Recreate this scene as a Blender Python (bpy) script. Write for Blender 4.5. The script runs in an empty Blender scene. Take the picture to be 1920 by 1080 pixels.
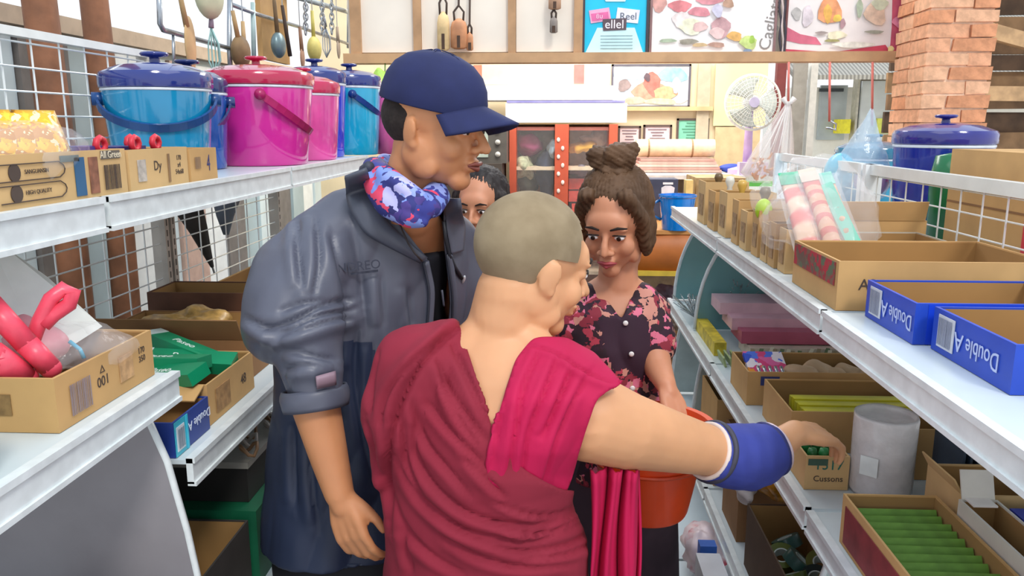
import bpy, bmesh, math, random
from mathutils import Vector as V, Matrix, Euler, noise
from mathutils.bvhtree import BVHTree
random.seed(7)
sc = bpy.context.scene
COL = sc.collection
R = math.radians
# ---------------------------------------------------------------- camera, world, light, exposure
FOC = 1507.0
cam = bpy.data.objects.new('camera', bpy.data.cameras.new('camera'))
COL.objects.link(cam)
cam.location = (0, 0, 1.6)
cam.rotation_euler = (R(90 - 11.44), 0, R(2.98))
cam.data.sensor_width = 36
cam.data.lens = 36 * FOC / 1920
cam.data.clip_start = 0.05
sc.camera = cam
w = bpy.data.worlds.new('world'); sc.world = w; w.use_nodes = True
nt = w.node_tree; bg = nt.nodes['Background']
tc = nt.nodes.new('ShaderNodeTexCoord'); sx = nt.nodes.new('ShaderNodeSeparateXYZ')
rp = nt.nodes.new('ShaderNodeValToRGB')
nt.links.new(tc.outputs['Generated'], sx.inputs[0]); nt.links.new(sx.outputs['Z'], rp.inputs[0])
nt.links.new(rp.outputs[0], bg.inputs[0])
rp.color_ramp.elements[0].position = 0.0; rp.color_ramp.elements[0].color = (0.95, 0.96, 1.0, 1)
rp.color_ramp.elements[1].position = 0.7; rp.color_ramp.elements[1].color = (0.72, 0.84, 1.0, 1)
bg.inputs[1].default_value = 1.0
def lamp(name, kind, loc, rot, power, size=None, color=(1, 1, 1), sizey=None):
    d = bpy.data.lights.new(name, kind); d.energy = power; d.color = color
    if kind == 'AREA':
        d.size = size
        if sizey: d.shape = 'RECTANGLE'; d.size_y = sizey
    if kind == 'SUN': d.angle = R(12)
    o = bpy.data.objects.new(name, d); COL.objects.link(o); o.location = loc; o.rotation_euler = [R(a) for a in rot]
    return o
lamp('sun', 'SUN', (3, 0, 5), (38, 22, 0), 1.3, color=(1, .96, .9))
lamp('overhead_fill_front', 'AREA', (0.3, 1.0, 3.4), (0, 0, 0), 12, 1.6, (1, .98, .95))  # added overhead area light for direction, standing for unseen roof panels
lamp('overhead_fill_back', 'AREA', (0.3, 5.2, 3.2), (0, 0, 0), 105, 2.2, (1, .97, .92))  # added overhead area light, strengthened to brighten the back of the shop
sc.view_settings.view_transform = 'Standard'
sc.view_settings.look = 'None'
sc.view_settings.gamma = 1
sc.view_settings.use_curve_mapping = False
sc.view_settings.exposure = 0.25
# ---------------------------------------------------------------- helpers
CM = cam.rotation_euler.to_matrix()
EYE = V((0, 0, 1.6))
def ray(px, py): return CM @ V(((px - 960) / FOC, -(py - 540) / FOC, -1))
def at(px, py, x=None, y=None, z=None):
    d = ray(px, py)
    t = (x / d.x) if x is not None else (y / d.y) if y is not None else ((z - 1.6) / d.z)
    return EYE + d * t
def lin(h):
    h = h.lstrip('#'); c = [int(h[i:i + 2], 16) / 255 for i in (0, 2, 4)]
    return tuple((v / 12.92 if v <= .04045 else ((v + .055) / 1.055) ** 2.4) for v in c) + (1,)
MC = {}
def mat(col, rough=.6, metal=0, var=.12, scale=14, bump=.0, alpha=1, trans=0, sheen=0, col2=None, emit=0, sss=0, coord='Object', dist=.004, detail=4, coat=0, mix=(.35, .65)):
    key = (col, rough, metal, var, scale, bump, alpha, trans, sheen, col2, emit, sss, coord, dist, coat, mix)
    if key in MC: return MC[key]
    m = bpy.data.materials.new('material_' + col.strip('#')); m.use_nodes = True
    n = m.node_tree.nodes; l = m.node_tree.links; b = n['Principled BSDF']
    t = n.new('ShaderNodeTexCoord'); nz = n.new('ShaderNodeTexNoise'); nz.inputs['Scale'].default_value = scale; nz.inputs['Detail'].default_value = detail
    l.new(t.outputs[coord], nz.inputs['Vector'])
    r = n.new('ShaderNodeValToRGB'); l.new(nz.outputs['Fac'], r.inputs[0]); l.new(r.outputs[0], b.inputs['Base Color'])
    c = lin(col); e = r.color_ramp.elements
    e[0].position, e[1].position = mix
    if col2: e[0].color = c; e[1].color = lin(col2)
    else:
        e[0].color = tuple(v * (1 - var) for v in c[:3]) + (1,); e[1].color = tuple(min(1, v * (1 + var)) for v in c[:3]) + (1,)
    b.inputs['Roughness'].default_value = rough; b.inputs['Metallic'].default_value = metal
    b.inputs['Alpha'].default_value = alpha; b.inputs['Transmission Weight'].default_value = trans
    if sheen: b.inputs['Sheen Weight'].default_value = sheen
    if coat: b.inputs['Coat Weight'].default_value = coat
    if sss:
        b.inputs['Subsurface Weight'].default_value = sss; b.inputs['Subsurface Radius'].default_value = (.02, .008, .004); b.inputs['Subsurface Scale'].default_value = .5
    if emit: l.new(r.outputs[0], b.inputs['Emission Color']); b.inputs['Emission Strength'].default_value = emit
    if bump:
        bp = n.new('ShaderNodeBump'); bp.inputs['Strength'].default_value = bump; bp.inputs['Distance'].default_value = dist
        l.new(nz.outputs['Fac'], bp.inputs['Height']); l.new(bp.outputs[0], b.inputs['Normal'])
    MC[key] = m; return m
def wavemat(c1, c2, scale=40, axis='X', rough=.6, dist=1.5, name=None, w=(.45, .55)):
    """bands of two colours: woven or printed stripes"""
    key = ('w', c1, c2, scale, axis, rough, dist, w)
    if key in MC: return MC[key]
    m = bpy.data.materials.new('striped_' + c1.strip('#')); m.use_nodes = True
    n = m.node_tree.nodes; l = m.node_tree.links; b = n['Principled BSDF']
    t = n.new('ShaderNodeTexCoord'); wv = n.new('ShaderNodeTexWave'); wv.bands_direction = axis
    wv.inputs['Scale'].default_value = scale; wv.inputs['Distortion'].default_value = dist
    r = n.new('ShaderNodeValToRGB'); r.color_ramp.elements[0].position = w[0]; r.color_ramp.elements[1].position = w[1]
    r.color_ramp.elements[0].color = lin(c1); r.color_ramp.elements[1].color = lin(c2)
    l.new(t.outputs['Object'], wv.inputs['Vector']); l.new(wv.outputs['Fac'], r.inputs[0]); l.new(r.outputs[0], b.inputs['Base Color'])
    b.inputs['Roughness'].default_value = rough
    MC[key] = m; return m
def multimat(cols, scale=9, rough=.6, kind='VORONOI', name='print'):
    """patches of several colours (printed fabric, blurred poster art)"""
    m = bpy.data.materials.new(name); m.use_nodes = True
    n = m.node_tree.nodes; l = m.node_tree.links; b = n['Principled BSDF']
    t = n.new('ShaderNodeTexCoord'); nz = n.new('ShaderNodeTexNoise'); nz.inputs['Scale'].default_value = scale; nz.inputs['Detail'].default_value = 3
    if kind == 'VORONOI':
        vo = n.new('ShaderNodeTexVoronoi'); vo.inputs['Scale'].default_value = scale * 1.7
        mx = n.new('ShaderNodeMixRGB'); mx.inputs[0].default_value = .08
        l.new(t.outputs['Object'], nz.inputs['Vector']); l.new(t.outputs['Object'], mx.inputs[1]); l.new(nz.outputs['Color'], mx.inputs[2])
        l.new(mx.outputs[0], vo.inputs['Vector']); sp = n.new('ShaderNodeSeparateColor'); l.new(vo.outputs['Color'], sp.inputs[0]); src = sp.outputs[0]
    else:
        l.new(t.outputs['Object'], nz.inputs['Vector']); src = nz.outputs['Fac']
    r = n.new('ShaderNodeValToRGB'); cr = r.color_ramp
    k = len(cols); lo, hi = (0, 1) if kind == 'VORONOI' else (.3, .7)
    while len(cr.elements) < k: cr.elements.new(.5)
    for i, c in enumerate(cols):
        cr.elements[i].position = lo + (hi - lo) * i / k; cr.elements[i].color = lin(c)
    if kind == 'VORONOI': cr.interpolation = 'CONSTANT'
    l.new(src, r.inputs[0]); l.new(r.outputs[0], b.inputs['Base Color']); b.inputs['Roughness'].default_value = rough
    return m
def film(col='#ffffff', alpha=.3, rough=.15):
    return mat(col, rough, alpha=alpha, var=.03, bump=.6, scale=25, dist=.01)
def basis(o):
    m = o.matrix_basis.copy()
    while o.parent: o = o.parent; m = o.matrix_basis @ m
    return m
def props(o, label=None, cat=None, group=None, kind=None):
    for k, v in (('label', label), ('category', cat), ('group', group), ('kind', kind)):
        if v: o[k] = v
    return o
def thing(name, label, cat, loc, group=None, rz=0):
    o = bpy.data.objects.new(name, None); COL.objects.link(o); o.location = loc; o.rotation_euler.z = rz
    o.empty_display_size = .05
    return props(o, label, cat, group)
def finish(name, me, m, parent=None, label=None, cat=None, group=None, kind=None, smooth=False, loc=None):
    """link a world-coordinate mesh, moved into its parent's (or its own) local frame"""
    o = bpy.data.objects.new(name, me); COL.objects.link(o)
    for k in (m if isinstance(m, (list, tuple)) else [m]): me.materials.append(k)
    if parent:
        o.parent = parent; me.transform(basis(parent).inverted())
    else:
        if loc is None:
            vs = [v.co for v in me.vertices]
            loc = V(((min(v.x for v in vs) + max(v.x for v in vs)) / 2, (min(v.y for v in vs) + max(v.y for v in vs)) / 2, min(v.z for v in vs)))
        o.location = loc; me.transform(Matrix.Translation(-V(loc)))
    if smooth: me.polygons.foreach_set('use_smooth', [True] * len(me.polygons))
    return props(o, label, cat, group, kind)
class MB:
    """collects shapes in world coordinates (through T) for ONE mesh object"""
    def __init__(s, T=None): s.b = bmesh.new(); s.T = T or Matrix.Identity(4); s.mi = 0
    def _v(s, co): return s.b.verts.new(s.T @ V(co))
    def _f(s, vs):
        try: f = s.b.faces.new(vs); f.material_index = s.mi; return f
        except ValueError: return None
    def box(s, x0, x1, y0, y1, z0, z1, T=None, taper=0):
        T = T or Matrix.Identity(4); vs = []
        for z in (z0, z1):
            k = taper if z == z1 else 0
            for x, y in ((x0 + k, y0 + k), (x1 - k, y0 + k), (x1 - k, y1 - k), (x0 + k, y1 - k)): vs.append(s._v(T @ V((x, y, z))))
        for q in ((3, 2, 1, 0), (4, 5, 6, 7), (0, 1, 5, 4), (1, 2, 6, 5), (2, 3, 7, 6), (3, 0, 4, 7)): s._f([vs[i] for i in q])
        return s
    def bar(s, a, b, wd, h, up=(0, 0, 1)):
        a, b = V(a), V(b); d = (b - a); L = d.length; d.normalize(); u = V(up)
        if abs(d.dot(u)) > .98: u = V((0, 1, 0))
        x = d.cross(u).normalized(); z = x.cross(d)
        M = Matrix((x, d, z)).transposed().to_4x4(); M.translation = a
        return s.box(-wd / 2, wd / 2, 0, L, -h / 2, h / 2, M)
    def tube(s, pts, r, n=8, cap=True, closed=False):
        pts = [V(p) for p in pts]; m = len(pts); rs = r if isinstance(r, (list, tuple)) else [r] * m
        rings = []; ref = None
        for i, p in enumerate(pts):
            if closed: d = pts[(i + 1) % m] - pts[i - 1]
            else: d = pts[min(i + 1, m - 1)] - pts[max(i - 1, 0)]
            d.normalize()
            if ref is None: ref = V((0, 0, 1)) if abs(d.z) < .9 else V((1, 0, 0))
            x = d.cross(ref).normalized(); y = x.cross(d).normalized(); ref = y
            rings.append([s._v(p + x * math.cos(a) * rs[i] + y * math.sin(a) * rs[i]) for a in [2 * math.pi * k / n for k in range(n)]])
        for i in range(m if closed else m - 1):
            A, B = rings[i], rings[(i + 1) % m]
            for k in range(n): s._f([A[k], A[(k + 1) % n], B[(k + 1) % n], B[k]])
        if cap and not closed: s._f(rings[0][::-1]); s._f(rings[-1])
        return s
    def lathe(s, prof, c=(0, 0, 0), n=32, sx=1, sy=1, T=None, wob=0):
        T = T or Matrix.Identity(4); c = V(c); rings = []
        for r, z in prof:
            if r < 1e-5: rings.append([s._v(T @ (c + V((0, 0, z))))])
            else: rings.append([s._v(T @ (c + V((r * sx * math.cos(a), r * sy * math.sin(a), z)))) for a in [2 * math.pi * k / n for k in range(n)]])
        for A, B in zip(rings, rings[1:]):
            if len(A) == 1 and len(B) == 1: continue
            for k in range(n):
                if len(A) == 1: s._f([A[0], B[(k + 1) % n], B[k]])
                elif len(B) == 1: s._f([A[k], A[(k + 1) % n], B[0]])
                else: s._f([A[k], A[(k + 1) % n], B[(k + 1) % n], B[k]])
        return s
    def ell(s, c, r, rot=(0, 0, 0), n=20, m=12):
        Rm = Euler([R(a) for a in rot]).to_matrix().to_4x4(); Rm.translation = V(c)
        S = Matrix.Diagonal((r[0], r[1], r[2], 1))
        prof = [(math.sin(math.pi * i / m), -math.cos(math.pi * i / m)) for i in range(m + 1)]
        prof[0] = (0, -1); prof[-1] = (0, 1)
        return s.lathe(prof, n=n, T=Rm @ S)
    def limb(s, chain, n=14):
        for p, r in chain: s.ell(p, (r, r, r), n=n, m=8)
        for (a, ra), (b, rb) in zip(chain, chain[1:]): s.tube([a, b], [ra, rb], n)
        return s
    def loft(s, rings, n=28):
        """rings: (center, half-width vector, half-depth vector)"""
        rr = []
        for c, a, b in rings:
            c, a, b = V(c), V(a), V(b)
            rr.append([s._v(c + a * math.cos(t) + b * math.sin(t)) for t in [2 * math.pi * k / n for k in range(n)]])
        for A, B in zip(rr, rr[1:]):
            for k in range(n): s._f([A[k], A[(k + 1) % n], B[(k + 1) % n], B[k]])
        s._f(rr[0][::-1]); s._f(rr[-1]); return s
    def grid(s, f, nu, nv, closed_u=False):
        g = [[s._v(f(i / nu, j / nv)) for j in range(nv + 1)] for i in range(nu + (0 if closed_u else 1))]
        for i in range(nu):
            for j in range(nv): s._f([g[i][j], g[(i + 1) % len(g)][j], g[(i + 1) % len(g)][j + 1], g[i][j + 1]])
        return s
    def poly(s, pts, th, nrm):
        nrm = V(nrm) * th; A = [s._v(p) for p in pts]; B = [s._v(V(p) + nrm) for p in pts]
        s._f(A[::-1]); s._f(B); k = len(A)
        for i in range(k): s._f([A[i], A[(i + 1) % k], B[(i + 1) % k], B[i]])
        return s
    def mesh(s, bevel=0, fixn=True):
        if bevel: bmesh.ops.bevel(s.b, geom=[e for e in s.b.edges if len(e.link_faces) == 2 and e.calc_face_angle(0) > .6], offset=bevel, segments=1, affect='EDGES')
        if fixn: bmesh.ops.recalc_face_normals(s.b, faces=s.b.faces)
        me = bpy.data.meshes.new('m'); s.b.to_mesh(me); s.b.free(); return me
    def build(s, name, m, parent=None, label=None, cat=None, group=None, kind=None, smooth=False, bevel=0, loc=None, auto=False, solid=0, sub=0):
        me = s.mesh(bevel); me.name = name
        o = finish(name, me, m, parent, label, cat, group, kind, smooth or auto, loc)
        if auto:
            md = o.modifiers.new('smooth', 'EDGE_SPLIT'); md.split_angle = R(38)
        if solid: md = o.modifiers.new('thick', 'SOLIDIFY'); md.thickness = solid; md.offset = 0
        if sub: md = o.modifiers.new('sub', 'SUBSURF'); md.levels = md.render_levels = sub
        return o
def evalmesh(me, mods):
    o = bpy.data.objects.new('tmp', me); COL.objects.link(o)
    for kind, kw in mods:
        md = o.modifiers.new('x', kind)
        for k, v in kw.items(): setattr(md, k, v)
    dg = bpy.context.evaluated_depsgraph_get(); dg.update()
    r = bpy.data.meshes.new_from_object(o.evaluated_get(dg)); bpy.data.objects.remove(o); return r
def remesh(mb, voxel=.005, it=6, fac=.5):
    me = mb.mesh()
    return evalmesh(me, [('REMESH', dict(mode='VOXEL', voxel_size=voxel)), ('SMOOTH', dict(factor=fac, iterations=it))])
def displace(me, f):
    nn = [v.normal.copy() for v in me.vertices]
    for v, n in zip(me.vertices, nn): v.co += n * f(v.co, n)
def text(s, size, M, m, parent, name='lettering', ex=.0003, label=None, sp=1, sxy=1):
    cu = bpy.data.curves.new('t', 'FONT'); cu.body = s; cu.size = size; cu.extrude = ex; cu.align_x = 'CENTER'; cu.align_y = 'CENTER'; cu.space_character = sp; cu.resolution_u = 3
    o = bpy.data.objects.new('t', cu); COL.objects.link(o); dg = bpy.context.evaluated_depsgraph_get(); dg.update()
    me = bpy.data.meshes.new_from_object(o.evaluated_get(dg)); bpy.data.objects.remove(o)
    me.transform(M @ Matrix.Diagonal((sxy, 1, 1, 1))); return finish(name, me, m, parent, label=label)
def frame(o, x, y):
    """matrix with given origin, x (reading direction) and y (up) axes"""
    x = V(x).normalized(); y = V(y).normalized(); z = x.cross(y).normalized(); y = z.cross(x)
    M = Matrix((x, y, z)).transposed().to_4x4(); M.translation = V(o); return M
FRONT = lambda o: frame(o, (1, 0, 0), (0, 0, 1))           # faces -y
LEFTW = lambda o: frame(o, (0, 1, 0), (0, 0, 1))           # faces +x (left gondola fronts)
RIGHTW = lambda o: frame(o, (0, -1, 0), (0, 0, 1))         # faces -x (right gondola fronts)
# common materials
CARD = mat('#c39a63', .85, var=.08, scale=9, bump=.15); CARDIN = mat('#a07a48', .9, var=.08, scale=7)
CARDL = mat('#cda974', .85, var=.07, scale=9, bump=.1); CARDD = mat('#8a6440', .9, var=.1, scale=8)
WHITE = mat('#e9eef0', .35, var=.04, scale=6); SHELF = mat('#cfdadd', .28, var=.05, scale=5, bump=.05)
LIP = mat('#dfe6e6', .3, var=.07, scale=30, bump=.1); GREYP = mat('#8e8a8e', .45, var=.04)
INK = mat('#4a3c34', .8, var=.1); BLUEINK = mat('#2f5f86', .7, var=.05)
WIRE = mat('#e6ebea', .3, var=.05, metal=.2); STEEL = mat('#b8bcc2', .25, metal=.85, var=.08)
WOOD = mat('#a5764a', .7, var=.2, scale=12, bump=.2); CLEAR = film('#ffffff', .16, .08); FILMW = film('#f2f2f2', .45, .2)
# ---------------------------------------------------------------- the setting
MB().box(-2.2, 2.6, -.6, 7, -.1, -.006).build('floor', mat('#4a3f3a', .6), kind='structure')
FL = bpy.data.objects['floor']; tm = [mat('#5b3f36', .35, var=.1), mat('#4a342f', .35, var=.1), mat('#66493c', .35, var=.12)]
def paste(src, parent, M):
    c = src.copy(); COL.objects.link(c); c.parent = parent; c.matrix_basis = M; return c
tiles = []
for k in range(3):
    tiles.append(MB().box(-.147, .147, -.147, .147, 0, .008).build('tile', tm[k], FL, bevel=.002))
    tiles[-1].data.transform(basis(FL)); tiles[-1].matrix_basis = basis(FL).inverted() @ Matrix.Translation((-.45 + .3 * k, .75, -.006))
for i in range(-2, 3):
    for j in range(0, 17):
        if j == 0 and i in (-1, 0, 1): continue
        M = basis(FL).inverted() @ Matrix.Translation((i * .3 - .15 + 0, .75 + .3 * j, -.006))
        if i + 1 in (0, 1, 2) and j == 0: continue
        paste(random.choice(tiles), FL, M)
# left wall: pale translucent sheets between brown posts, low enough that the bright yard shows above
WL = MB().box(-1.86, -1.84, .2, 6.3, 0, 1.93).build('wall_left', mat('#a9bcc0', .5, var=.18, scale=3), kind='structure')
pan = [mat('#c3d2d4', .4, var=.08, scale=4), mat('#9fb2b6', .4, var=.1, scale=4), mat('#dfe4e2', .4, var=.06), mat('#6f6a66', .6, var=.15), mat('#b59a8c', .6, var=.12)]
yy = .3; k = 0
while yy < 6.1:
    wd = random.uniform(.16, .34)
    MB().box(-1.84, -1.815 - .015 * (k % 2), yy, yy + wd - .012, .05, 1.9).build('panel', pan[(0, 3, 1, 2, 0, 4, 2, 3, 1)[k % 9]], WL)
    yy += wd; k += 1
MB().box(-1.85, -1.79, .2, 6.3, 1.93, 1.99).build('trim_1', mat('#b9a48c', .6, var=.1), kind='structure')
def post(px, y, x, r, m, lab):
    MB().tube([(x, y, 0), (x + .01, y + .01, 1.2), (x - .01, y, 2.7)], [r, r * .95, r * .9], 12).build('wooden_post', m, label=lab, cat='post', smooth=True)
pm = mat('#7d5238', .8, var=.3, scale=10, bump=.5, dist=.01)
for (px, y, r, lab) in ((88, 2.35, .05, 'round reddish brown timber post behind the upper wire mesh, leftmost'), (190, 2.85, .05, 'round brown timber post behind the left mesh, left of the teal pot')):
    post(px, y, at(px, 150, y=y).x, r, pm, lab)
# back room wall
WB = MB().box(-1.86, 1.42, 6.3, 6.36, 0, 2.9).build('wall_back', mat('#d9c7a4', .7, var=.07, scale=3, bump=.1), kind='structure')
def wallp(name, px0, px1, py0, py1, y, m, th=.02):
    a = at(px0, py1, y=y); b = at(px1, py0, y=y)
    return MB().box(a.x, b.x, y - th, y, a.z, b.z).build(name, m, WB, bevel=.002)
wallp('panel', 1336, 1440, 118, 236, 6.29, mat('#d9cc9c', .6, var=.1, scale=3)); wallp('panel', 1336, 1425, 238, 330, 6.29, mat('#cdb489', .7, var=.1))
wallp('panel', 1300, 1333, 118, 330, 6.29, mat('#bcae94', .7, var=.1)); wallp('panel', 1441, 1472, 118, 330, 6.28, mat('#6e2f2c', .6, var=.1), .06)
wallp('panel', 1473, 1512, 118, 330, 6.27, mat('#8f8a80', .7, var=.12), .05); wallp('trim', 1140, 1335, 200, 208, 6.29, mat('#c9ab7c', .7), .05)
# header partition with wood boards, beam and posts at y = 4.4
wn = mat('#b58e68', .65, var=.18, scale=8, bump=.15)
bl, br = at(655, 112, y=4.4), at(1716, 112, y=4.4)
HD = MB().box(bl.x, br.x, 4.4, 4.43, bl.z + .02, 2.75).build('wall_header', mat('#e6dccb', .6, var=.05, scale=4), kind='structure')
MB().box(bl.x - .02, br.x + .02, 4.35, 4.46, bl.z - .022, bl.z + .028).build('trim_2', mat('#c39b72', .65, var=.12, scale=9, bump=.2), kind='structure', bevel=.004)
for px, wd in ((668, .055), (783, .04), (960, .04), (1084, .045)):
    x = at(px, 60, y=4.38).x
    MB().box(x - wd / 2, x + wd / 2, 4.36, 4.4, bl.z + .028, 2.7).build('batten', wn, HD, bevel=.003)
for a, b in ((676, 776), (791, 953), (968, 1076)):
    x0, x1 = at(a, 60, y=4.39).x, at(b, 60, y=4.39).x
    MB().box(x0, x1, 4.385, 4.4, bl.z + .035, 2.7).build('board', mat('#efe6d8', .5, var=.05, scale=3), HD, bevel=.003)
# right opening of the back room: window frame and jambs
x0, x1 = at(1693, 200, y=4.4).x, at(1714, 200, y=4.4).x
MB().box(x0, x1, 4.36, 4.44, 0, bl.z - .022).build('window_1', mat('#a9835c', .65, var=.15, scale=8, bump=.2), kind='structure', bevel=.003)
x0 = at(1512, 200, y=6.3).x
MB().box(x0, x0 + .05, 6.24, 6.32, 0, 2.6).build('trim_3', mat('#d9d6cc', .6), kind='structure')
# outside ground
MB().box(-14, 22, 7, 30, -.14, -.04).build('ground', mat('#cfc7b4', .9, var=.1, scale=1), kind='structure')
# brick pillar
bx0, bx1 = at(1726, 200, y=4.0).x, at(1852, 200, y=4.0).x
PIL = thing('brick_pillar', 'square pillar of pale orange bricks with thick rough joints right of the posters', 'pillar', ((bx0 + bx1) / 2, 4.17, 0))
MB().box(bx0 + .012, bx1 - .012, 4.012, 4.33, 0, 2.75).build('mortar', mat('#ecd2b8', .95, var=.15, scale=25, bump=.4), PIL)
bm_ = [mat('#dba27e', .9, var=.16, scale=30, bump=.6, dist=.006), mat('#d3936c', .9, var=.16, scale=30, bump=.6, dist=.006), mat('#e3b08c', .9, var=.15, scale=30, bump=.6, dist=.006)]
W_ = bx1 - bx0
def brickmesh(wd, dp, seed, m):
    random.seed(seed); b = MB(); b.box(-wd / 2, wd / 2, -dp / 2, dp / 2, 0, .056)
    for v in b.b.verts: v.co += V([random.uniform(-.004, .004) for _ in range(3)])
    return b.build('brick', m, PIL, bevel=.005)
proto = []
for s in range(6):
    wd = (W_ * .62 if s % 2 else W_ * .36)
    o = brickmesh(wd, .17, s, bm_[s % 3]); o.data.transform(basis(PIL)); proto.append(o)
used = set(); Pi = basis(PIL).inverted()
random.seed(3)
for c in range(42):
    z = c * .0645 + .004; big = c % 2
    for row, yb in ((0, 4.085), (1, 4.26)):
        xl = bx0
        for s in ((big, 1 - big)):
            wd = W_ * .62 if s else W_ * .36
            i = random.choice([q for q in range(6) if q % 2 == s])
            M = Pi @ Matrix.Translation((xl + wd / 2 + random.uniform(-.004, .004), yb + random.uniform(-.006, .006), z))
            if i in used: o = paste(proto[i], PIL, M)
            else: proto[i].matrix_basis = M; used.add(i)
            xl += wd + W_ * .02
for i in range(6):
    if i not in used: proto[i].matrix_basis = Pi @ Matrix.Translation((bx0 + .07, 4.2, .004))
# wooden lean-to right of the pillar, seen through the side
tb = [mat('#6b5138', .85, var=.3, scale=8, bump=.4), mat('#8a6c4c', .85, var=.25, scale=8, bump=.4), mat('#4d3a2a', .85, var=.3, scale=8, bump=.3)]
LT = thing('plank_shed', 'dark weathered plank shed seen right of the brick pillar', 'shed', (3.0, 5.6, 0))
z = .05; k = 0
while z < 3.0:
    h = random.uniform(.1, .17)
    MB().bar((2.2, 5.6 + .03 * (k % 2), z + h / 2), (4.6, 5.6 + .03 * (k % 2), z + h / 2 + random.uniform(-.02, .06)), .03, h - .01).build('plank', tb[k % 3], LT)
    z += h; k += 1
for a, b in (((2.35, 5.3, 2.25), (4.4, 5.5, 1.75)), ((2.3, 5.3, 2.75), (4.5, 5.4, 2.2)), ((2.35, 5.35, 1.8), (4.2, 5.35, 1.78))):
    MB().bar(a, b, .06, .09).build('beam', mat('#b8966e', .8, var=.2), LT)
# house across the yard, seen through the opening
HS = thing('white_house', 'white house with dark window openings across the yard', 'house', (5.2, 12.5, 0))
hw = mat('#f2efe6', .7, var=.03)
MB().box(3.5, 7.5, 12.4, 14, 0, 2.15).build('wall', hw, HS)
def hb(px0, px1, py0, py1, y, name, m, th=.05, root=HS):
    a = at(px0, py1, y=y); b = at(px1, py0, y=y)
    return MB().box(a.x, b.x, y - th, y, a.z, b.z).build(name, m, root, bevel=.004)
hb(1530, 1588, 160, 262, 12.39, 'window', mat('#b9c2c6', .3, var=.2, scale=2)); hb(1606, 1684, 152, 262, 12.39, 'window', mat('#dfe4e4', .3, var=.2, scale=2))
hb(1588, 1606, 130, 300, 12.2, 'column', mat('#c4bfae', .7), .2); hb(1606, 1690, 140, 152, 12.3, 'lintel', mat('#7e776b', .6), .1)
hb(1535, 1580, 166, 172, 12.33, 'window_bar', mat('#3c4248', .5)); hb(1604, 1612, 152, 262, 12.33, 'window_bar', mat('#3c4248', .5))
MB().poly([(3.2, 11.3, 2.2), (7.8, 11.3, 2.2), (7.8, 14, 3.3), (3.2, 14, 3.3)], .06, (0, 0, 1)).build('roof', wavemat('#8c877c', '#b8b2a4', 6, 'X'), HS)
YS = hb(1562, 1582, 224, 250, 12.3, 'yellow_crate', mat('#f2e534', .5), .3, None); props(YS, 'bright yellow crate out in the yard, left of the column', 'crate')
YS = hb(1640, 1682, 222, 250, 12.3, 'yellow_board', mat('#e9ec6a', .5), .06, None); props(YS, 'pale yellow board out in the yard, right of the column', 'board')
for nm, p in (('left', None),):
    pass
# ---------------------------------------------------------------- shop shelving (gondolas)
def wires(name, x, y0, y1, z0, z1, parent, dy=.1, dz=.05, r=.0022, m=WIRE):
    b = MB(); k = 0; y = y0
    while y <= y1 + .001: b.tube([(x, y, z0), (x, y, z1)], r, 5); y += dy
    z = z0
    while z <= z1 + .001: b.tube([(x + .004, y0, z), (x + .004, y1, z)], r, 5); z += dz
    return b.build(name, m, parent)
def shelf(parent, xf, xb, y0, y1, z, lip=.045, m=SHELF):
    sg = 1 if xb > xf else -1
    b = MB(); b.box(min(xf, xb), max(xf, xb), y0, y1, z - .008, z); s = b.build('shelf_board', m, parent, bevel=.002)
    b = MB(); b.box(min(xf - sg * .012, xf), max(xf - sg * .012, xf), y0, y1, z - lip, z + .003)
    b.box(min(xf - sg * .016, xf), max(xf - sg * .016, xf), y0, y1, z - lip - .004, z - lip + .004)
    b.box(min(xf - sg * .016, xf), max(xf - sg * .016, xf), y0, y1, z - .006, z + .004)
    b.build('price_rail', LIP, s, bevel=.0015)
    bb = MB(); bb.bar((xf, (y0 + y1) / 2, z - .01), (xb, (y0 + y1) / 2, z - .01), .03, .012); bb.build('bracket', LIP, s)
def sidepanel(parent, y, prof, xb, m, th=.012):
    pts = [(x, y, z) for x, z in prof] + [(xb, y, prof[-1][1]), (xb, y, prof[0][1])]
    MB().poly(pts, th, (0, 1, 0)).build('side_panel', m, parent)
    b = MB(); b.tube([(x, y + th / 2, z) for x, z in prof], .007, 6); b.build('edge_strip', LIP, parent, smooth=True)
# left run
LGX = -1.12
def lgond(y0, y1, lab, mid, low, top=1.79):
    g = thing('shelf_unit', lab, 'shelf', (-.9, (y0 + y1) / 2, 0), 'white shop shelving on the left')
    shelf(g, -.75, LGX, y0, y1, 1.481, .05)
    if mid: shelf(g, -.65, LGX, y0, y1, 1.186, .045)
    if low: shelf(g, -.645, LGX, y0, y1, 1.02, .045)
    shelf(g, -.62, LGX, y0, y1, .62, .04); shelf(g, -.6, LGX, y0, y1, .2, .1)
    wires('wire_grid', LGX, y0 + .03, y1 - .03, .22, top, g)
    for z in (top, 1.0):
        MB().box(LGX - .012, LGX + .012, y0, y1, z - .009, z + .009).build('rail', WIRE, g)
    for y in (y0 + .012, y1 - .012):
        b = MB().box(LGX - .02, LGX + .02, y - .012, y + .012, 0, top + .01); o = b.build('upright', mat('#b9b2a8', .4, var=.1), g, bevel=.003)
        s = MB(); z = .3
        while z < top - .03: s.box(LGX + .0195, LGX + .0208, y - .003, y + .003, z, z + .018); z += .03
        s.build('slot_row', mat('#5a5650', .6), o)
    return g
g1 = lgond(.35, 1.285, 'white shelf unit at left with salmon gloves carton on it, nearest the camera', 1, 0)
sidepanel(g1, 1.265, [(-.61, .0), (-.612, .5), (-.62, .75), (-.64, .9), (-.665, 1.03), (-.70, 1.13)], LGX, GREYP)
g2 = lgond(1.30, 2.235, 'white shelf unit at left with blue printed carton and green packets, middle of the run', 0, 1)
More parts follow.
